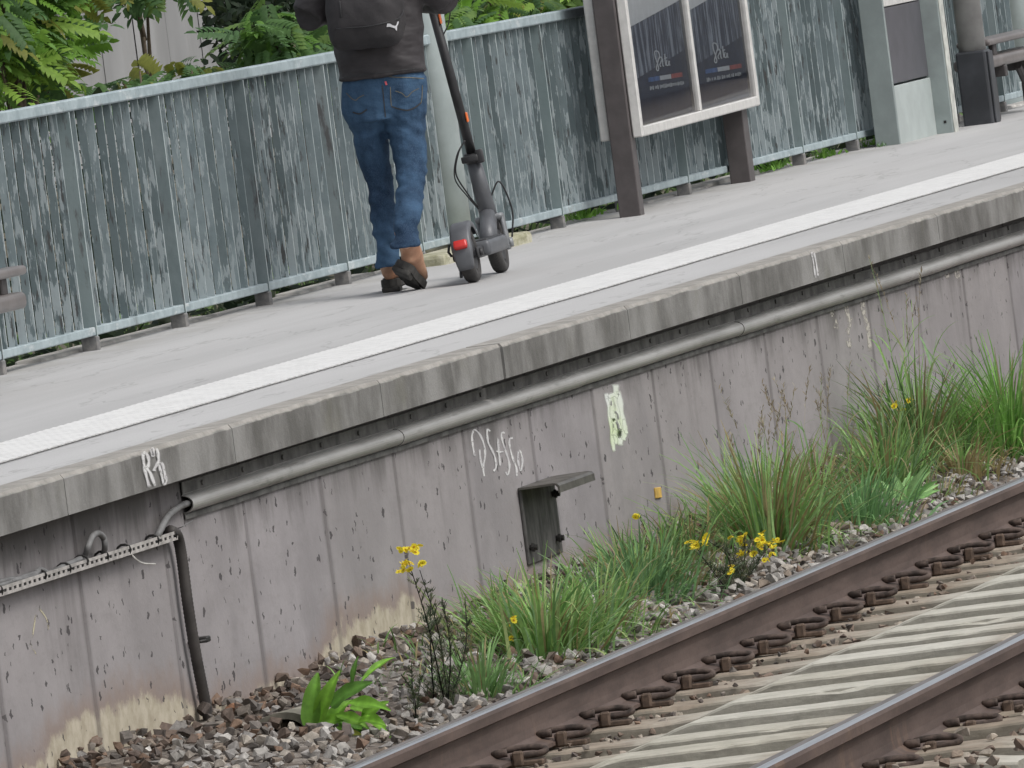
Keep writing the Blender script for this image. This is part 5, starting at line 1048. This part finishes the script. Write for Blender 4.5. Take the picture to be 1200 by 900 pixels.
# ================================================================== BACKGROUND BEHIND THE FENCE
mb = MB(); mb.box(X_A, 240, YF+.16, 60, -1.34, -.25); tag(mb.build('bank', M['earth']), kind='structure')
mb = MB(); bl = []
for _ in range(3500):
    x = random.uniform(44, 75); y = random.uniform(YF+.2, YF+2.6); bl.append(blade(Vector((x, y, -.26)), random.uniform(0, 6.28), random.uniform(.06, .3), random.uniform(.1, 1), 1.2, .012, pick(DARKG+MIDG), 4))
ibl = []
for _ in range(5200):
    x = random.uniform(43, 68); y = random.uniform(YF+.25, YF+1.0); z = random.uniform(-.2, .93); ibl.append(blade(Vector((x, y, z)), random.uniform(0, 6.28), random.uniform(.06, .13), random.uniform(.5, 1.8), .5, .04, pick([(.022, .038, .022), (.03, .05, .028), (.04, .06, .03)]), 3))
tag(strip_mesh('ivy_thicket', ibl, M['leaf']), 'dark ivy thicket close behind the fence bars', 'ivy', kind='stuff')
tag(strip_mesh('undergrowth', bl, M['leaf']), 'dark undergrowth behind the fence foot', 'undergrowth', kind='stuff')
def pinnate():
    V, T = [], []; n = 7
    def leaflet(o_, d, L_, W_):
        k = len(V); s_ = Vector((-d.y, d.x, 0)); 
        V.extend([o_, o_+d*L_*.35+s_*W_+Vector((0, 0, .03)), o_+d*L_*.35-s_*W_+Vector((0, 0, .03)), o_+d*L_*.75+s_*W_*.7, o_+d*L_*.75-s_*W_*.7, o_+d*L_-Vector((0, 0, .05))]); T.extend([(k, k+1, k+2), (k+1, k+3, k+4), (k+1, k+4, k+2), (k+3, k+5, k+4)])
    for i in range(n):
        t = .15+.8*i/n; o_ = Vector((t, 0, -.25*t*t))
        for sg in (-1, 1): leaflet(o_, Vector((.5, sg*.87, -.1)).normalized(), .36*(1-.35*abs(t-.5)), .075)
    leaflet(Vector((.95, 0, -.23)), Vector((1, 0, -.2)), .3, .07)
    return np.array([v[:] for v in V]), np.array(T)
PV, PT = pinnate()
def simple_leaf():
    V = [(0, 0, 0), (.3, .22, .05), (.3, -.22, .05), (.7, .17, .02), (.7, -.17, .02), (1, 0, -.1)]; return np.array(V), np.array([(0, 1, 2), (1, 3, 4), (1, 4, 2), (3, 5, 4)])
SV, ST = simple_leaf()
def tree(px, py, Y, R3, n, size, pal, label, kind='pin', nl=9, zoff=0, clump=.35, group=None):
    c = oy(px, py, Y)+Vector((0, 0, zoff)); e = empty('tree', (c.x, c.y, -.3), label, 'tree', group); bv, bt = (PV, PT) if kind == 'pin' else (SV, ST)
    tr = MB(); H_ = c.z+.3; k_ = .35 if nl < 4 else 1; tr.tube([(0, 0, -.1), (.03, .02, H_*.4), (-.02, 0, H_*.8), (0, 0, H_+R3[2]*.5)], [.06*k_, .05*k_, .035*k_, .012*k_], 8)
    cents = []
    for i in range(nl*3):
        v = Vector((random.gauss(0, 1), random.gauss(0, 1), random.gauss(0, 1))).normalized()*random.uniform(.35, .95); t_ = Vector((v.x*R3[0], v.y*R3[1], H_+v.z*R3[2])); cents.append(t_)
        if i < nl*2: s0 = Vector((0, 0, H_*random.uniform(.35, .85))); tr.tube(catmull([s0, s0.lerp(t_, .5)+Vector((0, 0, .08)), t_], 4), [.016*(1-.75*k/8) for k in range(9)], 5)
    tr.build('trunk', M['bark'], e, True)
    Vs, Ts, Ks = [], [], []; off = 0; R_ = rotm(n)
    for i in range(n):
        cc = cents[i % len(cents)]; q = np.array(cc)+rng.normal(size=3)*clump*np.array(R3)*.7
        if kind == 'pin':
            az = math.atan2(q[1]-0, q[0]-0)+random.gauss(0, .9); Rm = np.array(Matrix.Rotation(az, 3, 'Z') @ Matrix.Rotation(random.gauss(.25, .35), 3, 'Y') @ Matrix.Rotation(random.gauss(0, .5), 3, 'X'))
        else: Rm = R_[i]
        p = (bv @ Rm.T)*size*random.uniform(.6, 1.2)+q; Vs.append(p); Ts.append(bt+off); Ks.append(np.repeat(np.array(pick(pal))[None], len(bv), 0)); off += len(bv)
    mobj('crown', tri_mesh('crown', np.concatenate(Vs), np.concatenate(Ts), np.concatenate(Ks)), M['leaf'], e)
FRESH = [(.17, .34, .05), (.22, .40, .07), (.14, .28, .06), (.26, .42, .08)]; MEDG = [(.09, .18, .065), (.115, .22, .075), (.075, .15, .06), (.15, .25, .07)]; DEEP = [(.022, .038, .022), (.03, .05, .028), (.04, .06, .03)]; YEL = [(.22, .24, .05), (.19, .24, .06)]
tree(5, 10, 16.2, (1.2, .26, .5), 330, .26, FRESH+MEDG[:2]+YEL[:1], 'bright green feathery leaved tree over the fence by the metal-clad building')
tree(25, 95, 17.2, (.8, .14, .25), 80, .24, MEDG+FRESH[:1]+YEL[:1], 'drooping feathery sapling just above the fence rail before the metal cladding')
tree(160, -26, 16.6, (1.3, .25, .10), 80, .24, MEDG+YEL[:1], 'overhanging feathery branch tree above the metal cladding', 'pin', 2)
tree(165, 92, 16.0, (1.0, .10, .08), 22, .26, MEDG+YEL[:1], 'low feathery leaved sapling behind the fence before the pale cladding', 'pin', 2)
tree(318, 10, 18.0, (1.0, .30, .5), 3000, .09, DEEP, 'dark ivy covered bush beside the metal-clad building', 'simple', 9, 0, .3)
tree(345, 60, 16.4, (1.0, .18, .28), 190, .22, MEDG+FRESH[2:3], 'green feathery leaved shrub behind the person over the fence')
tree(225, 85, 15.6, (.6, .08, .08), 16, .20, YEL+MEDG[:2], 'yellowing feathery twig behind the fence at the cladding corner', 'pin', 2)
tree(640, -5, 15.4, (2.4, .3, .25), 330, .24, FRESH+MEDG+YEL[:1], 'green feathery shrub over the fence left of the poster case')
tree(590, 10, 17.5, (3.2, .6, .6), 3600, .10, DEEP, 'dark bush behind the fence left of the poster case', 'simple', 9, 0, .3)
tree(455, 20, 18.6, (2.0, .4, .7), 3000, .10, DEEP, 'dark bush behind the person beyond the fence', 'simple', 9, 0, .3)
# metal-clad building
bl_ = oy(120, 60, 25.0); bd = empty('clad_building', (bl_.x, 25.0, -1.3), 'pale metal clad building with vertical seams behind the trees', 'building')
mb = MB(); mb.box(-24, 40, .08, 10, 0, 7); mb.build('wall_core', M['clad_dark'], bd)
for i in range(-22, 34):
    mb = MB(); x0 = i*1.05; w_ = 1.03; ang = random.uniform(-.004, .004)
    for (z0, z1) in ((0, 7),):
        mb.add([(x0, ang*2, z0), (x0+w_*.5, -.03, z0), (x0+w_, 0, z0), (x0, 0, z1), (x0+w_*.5, -.028+ang, z1), (x0+w_, ang, z1)], [(0, 1, 4, 3), (1, 2, 5, 4)])
    mb.build('cladding_panel', M['clad'], bd)
# opposite side of the tracks (seen only in the poster glass)
mb = MB(); mb.box(-20, 160, -4, 1.9, -1.3, 0); op = mb.build('opposite_platform', M['asphalt']); tag(op, kind='structure')
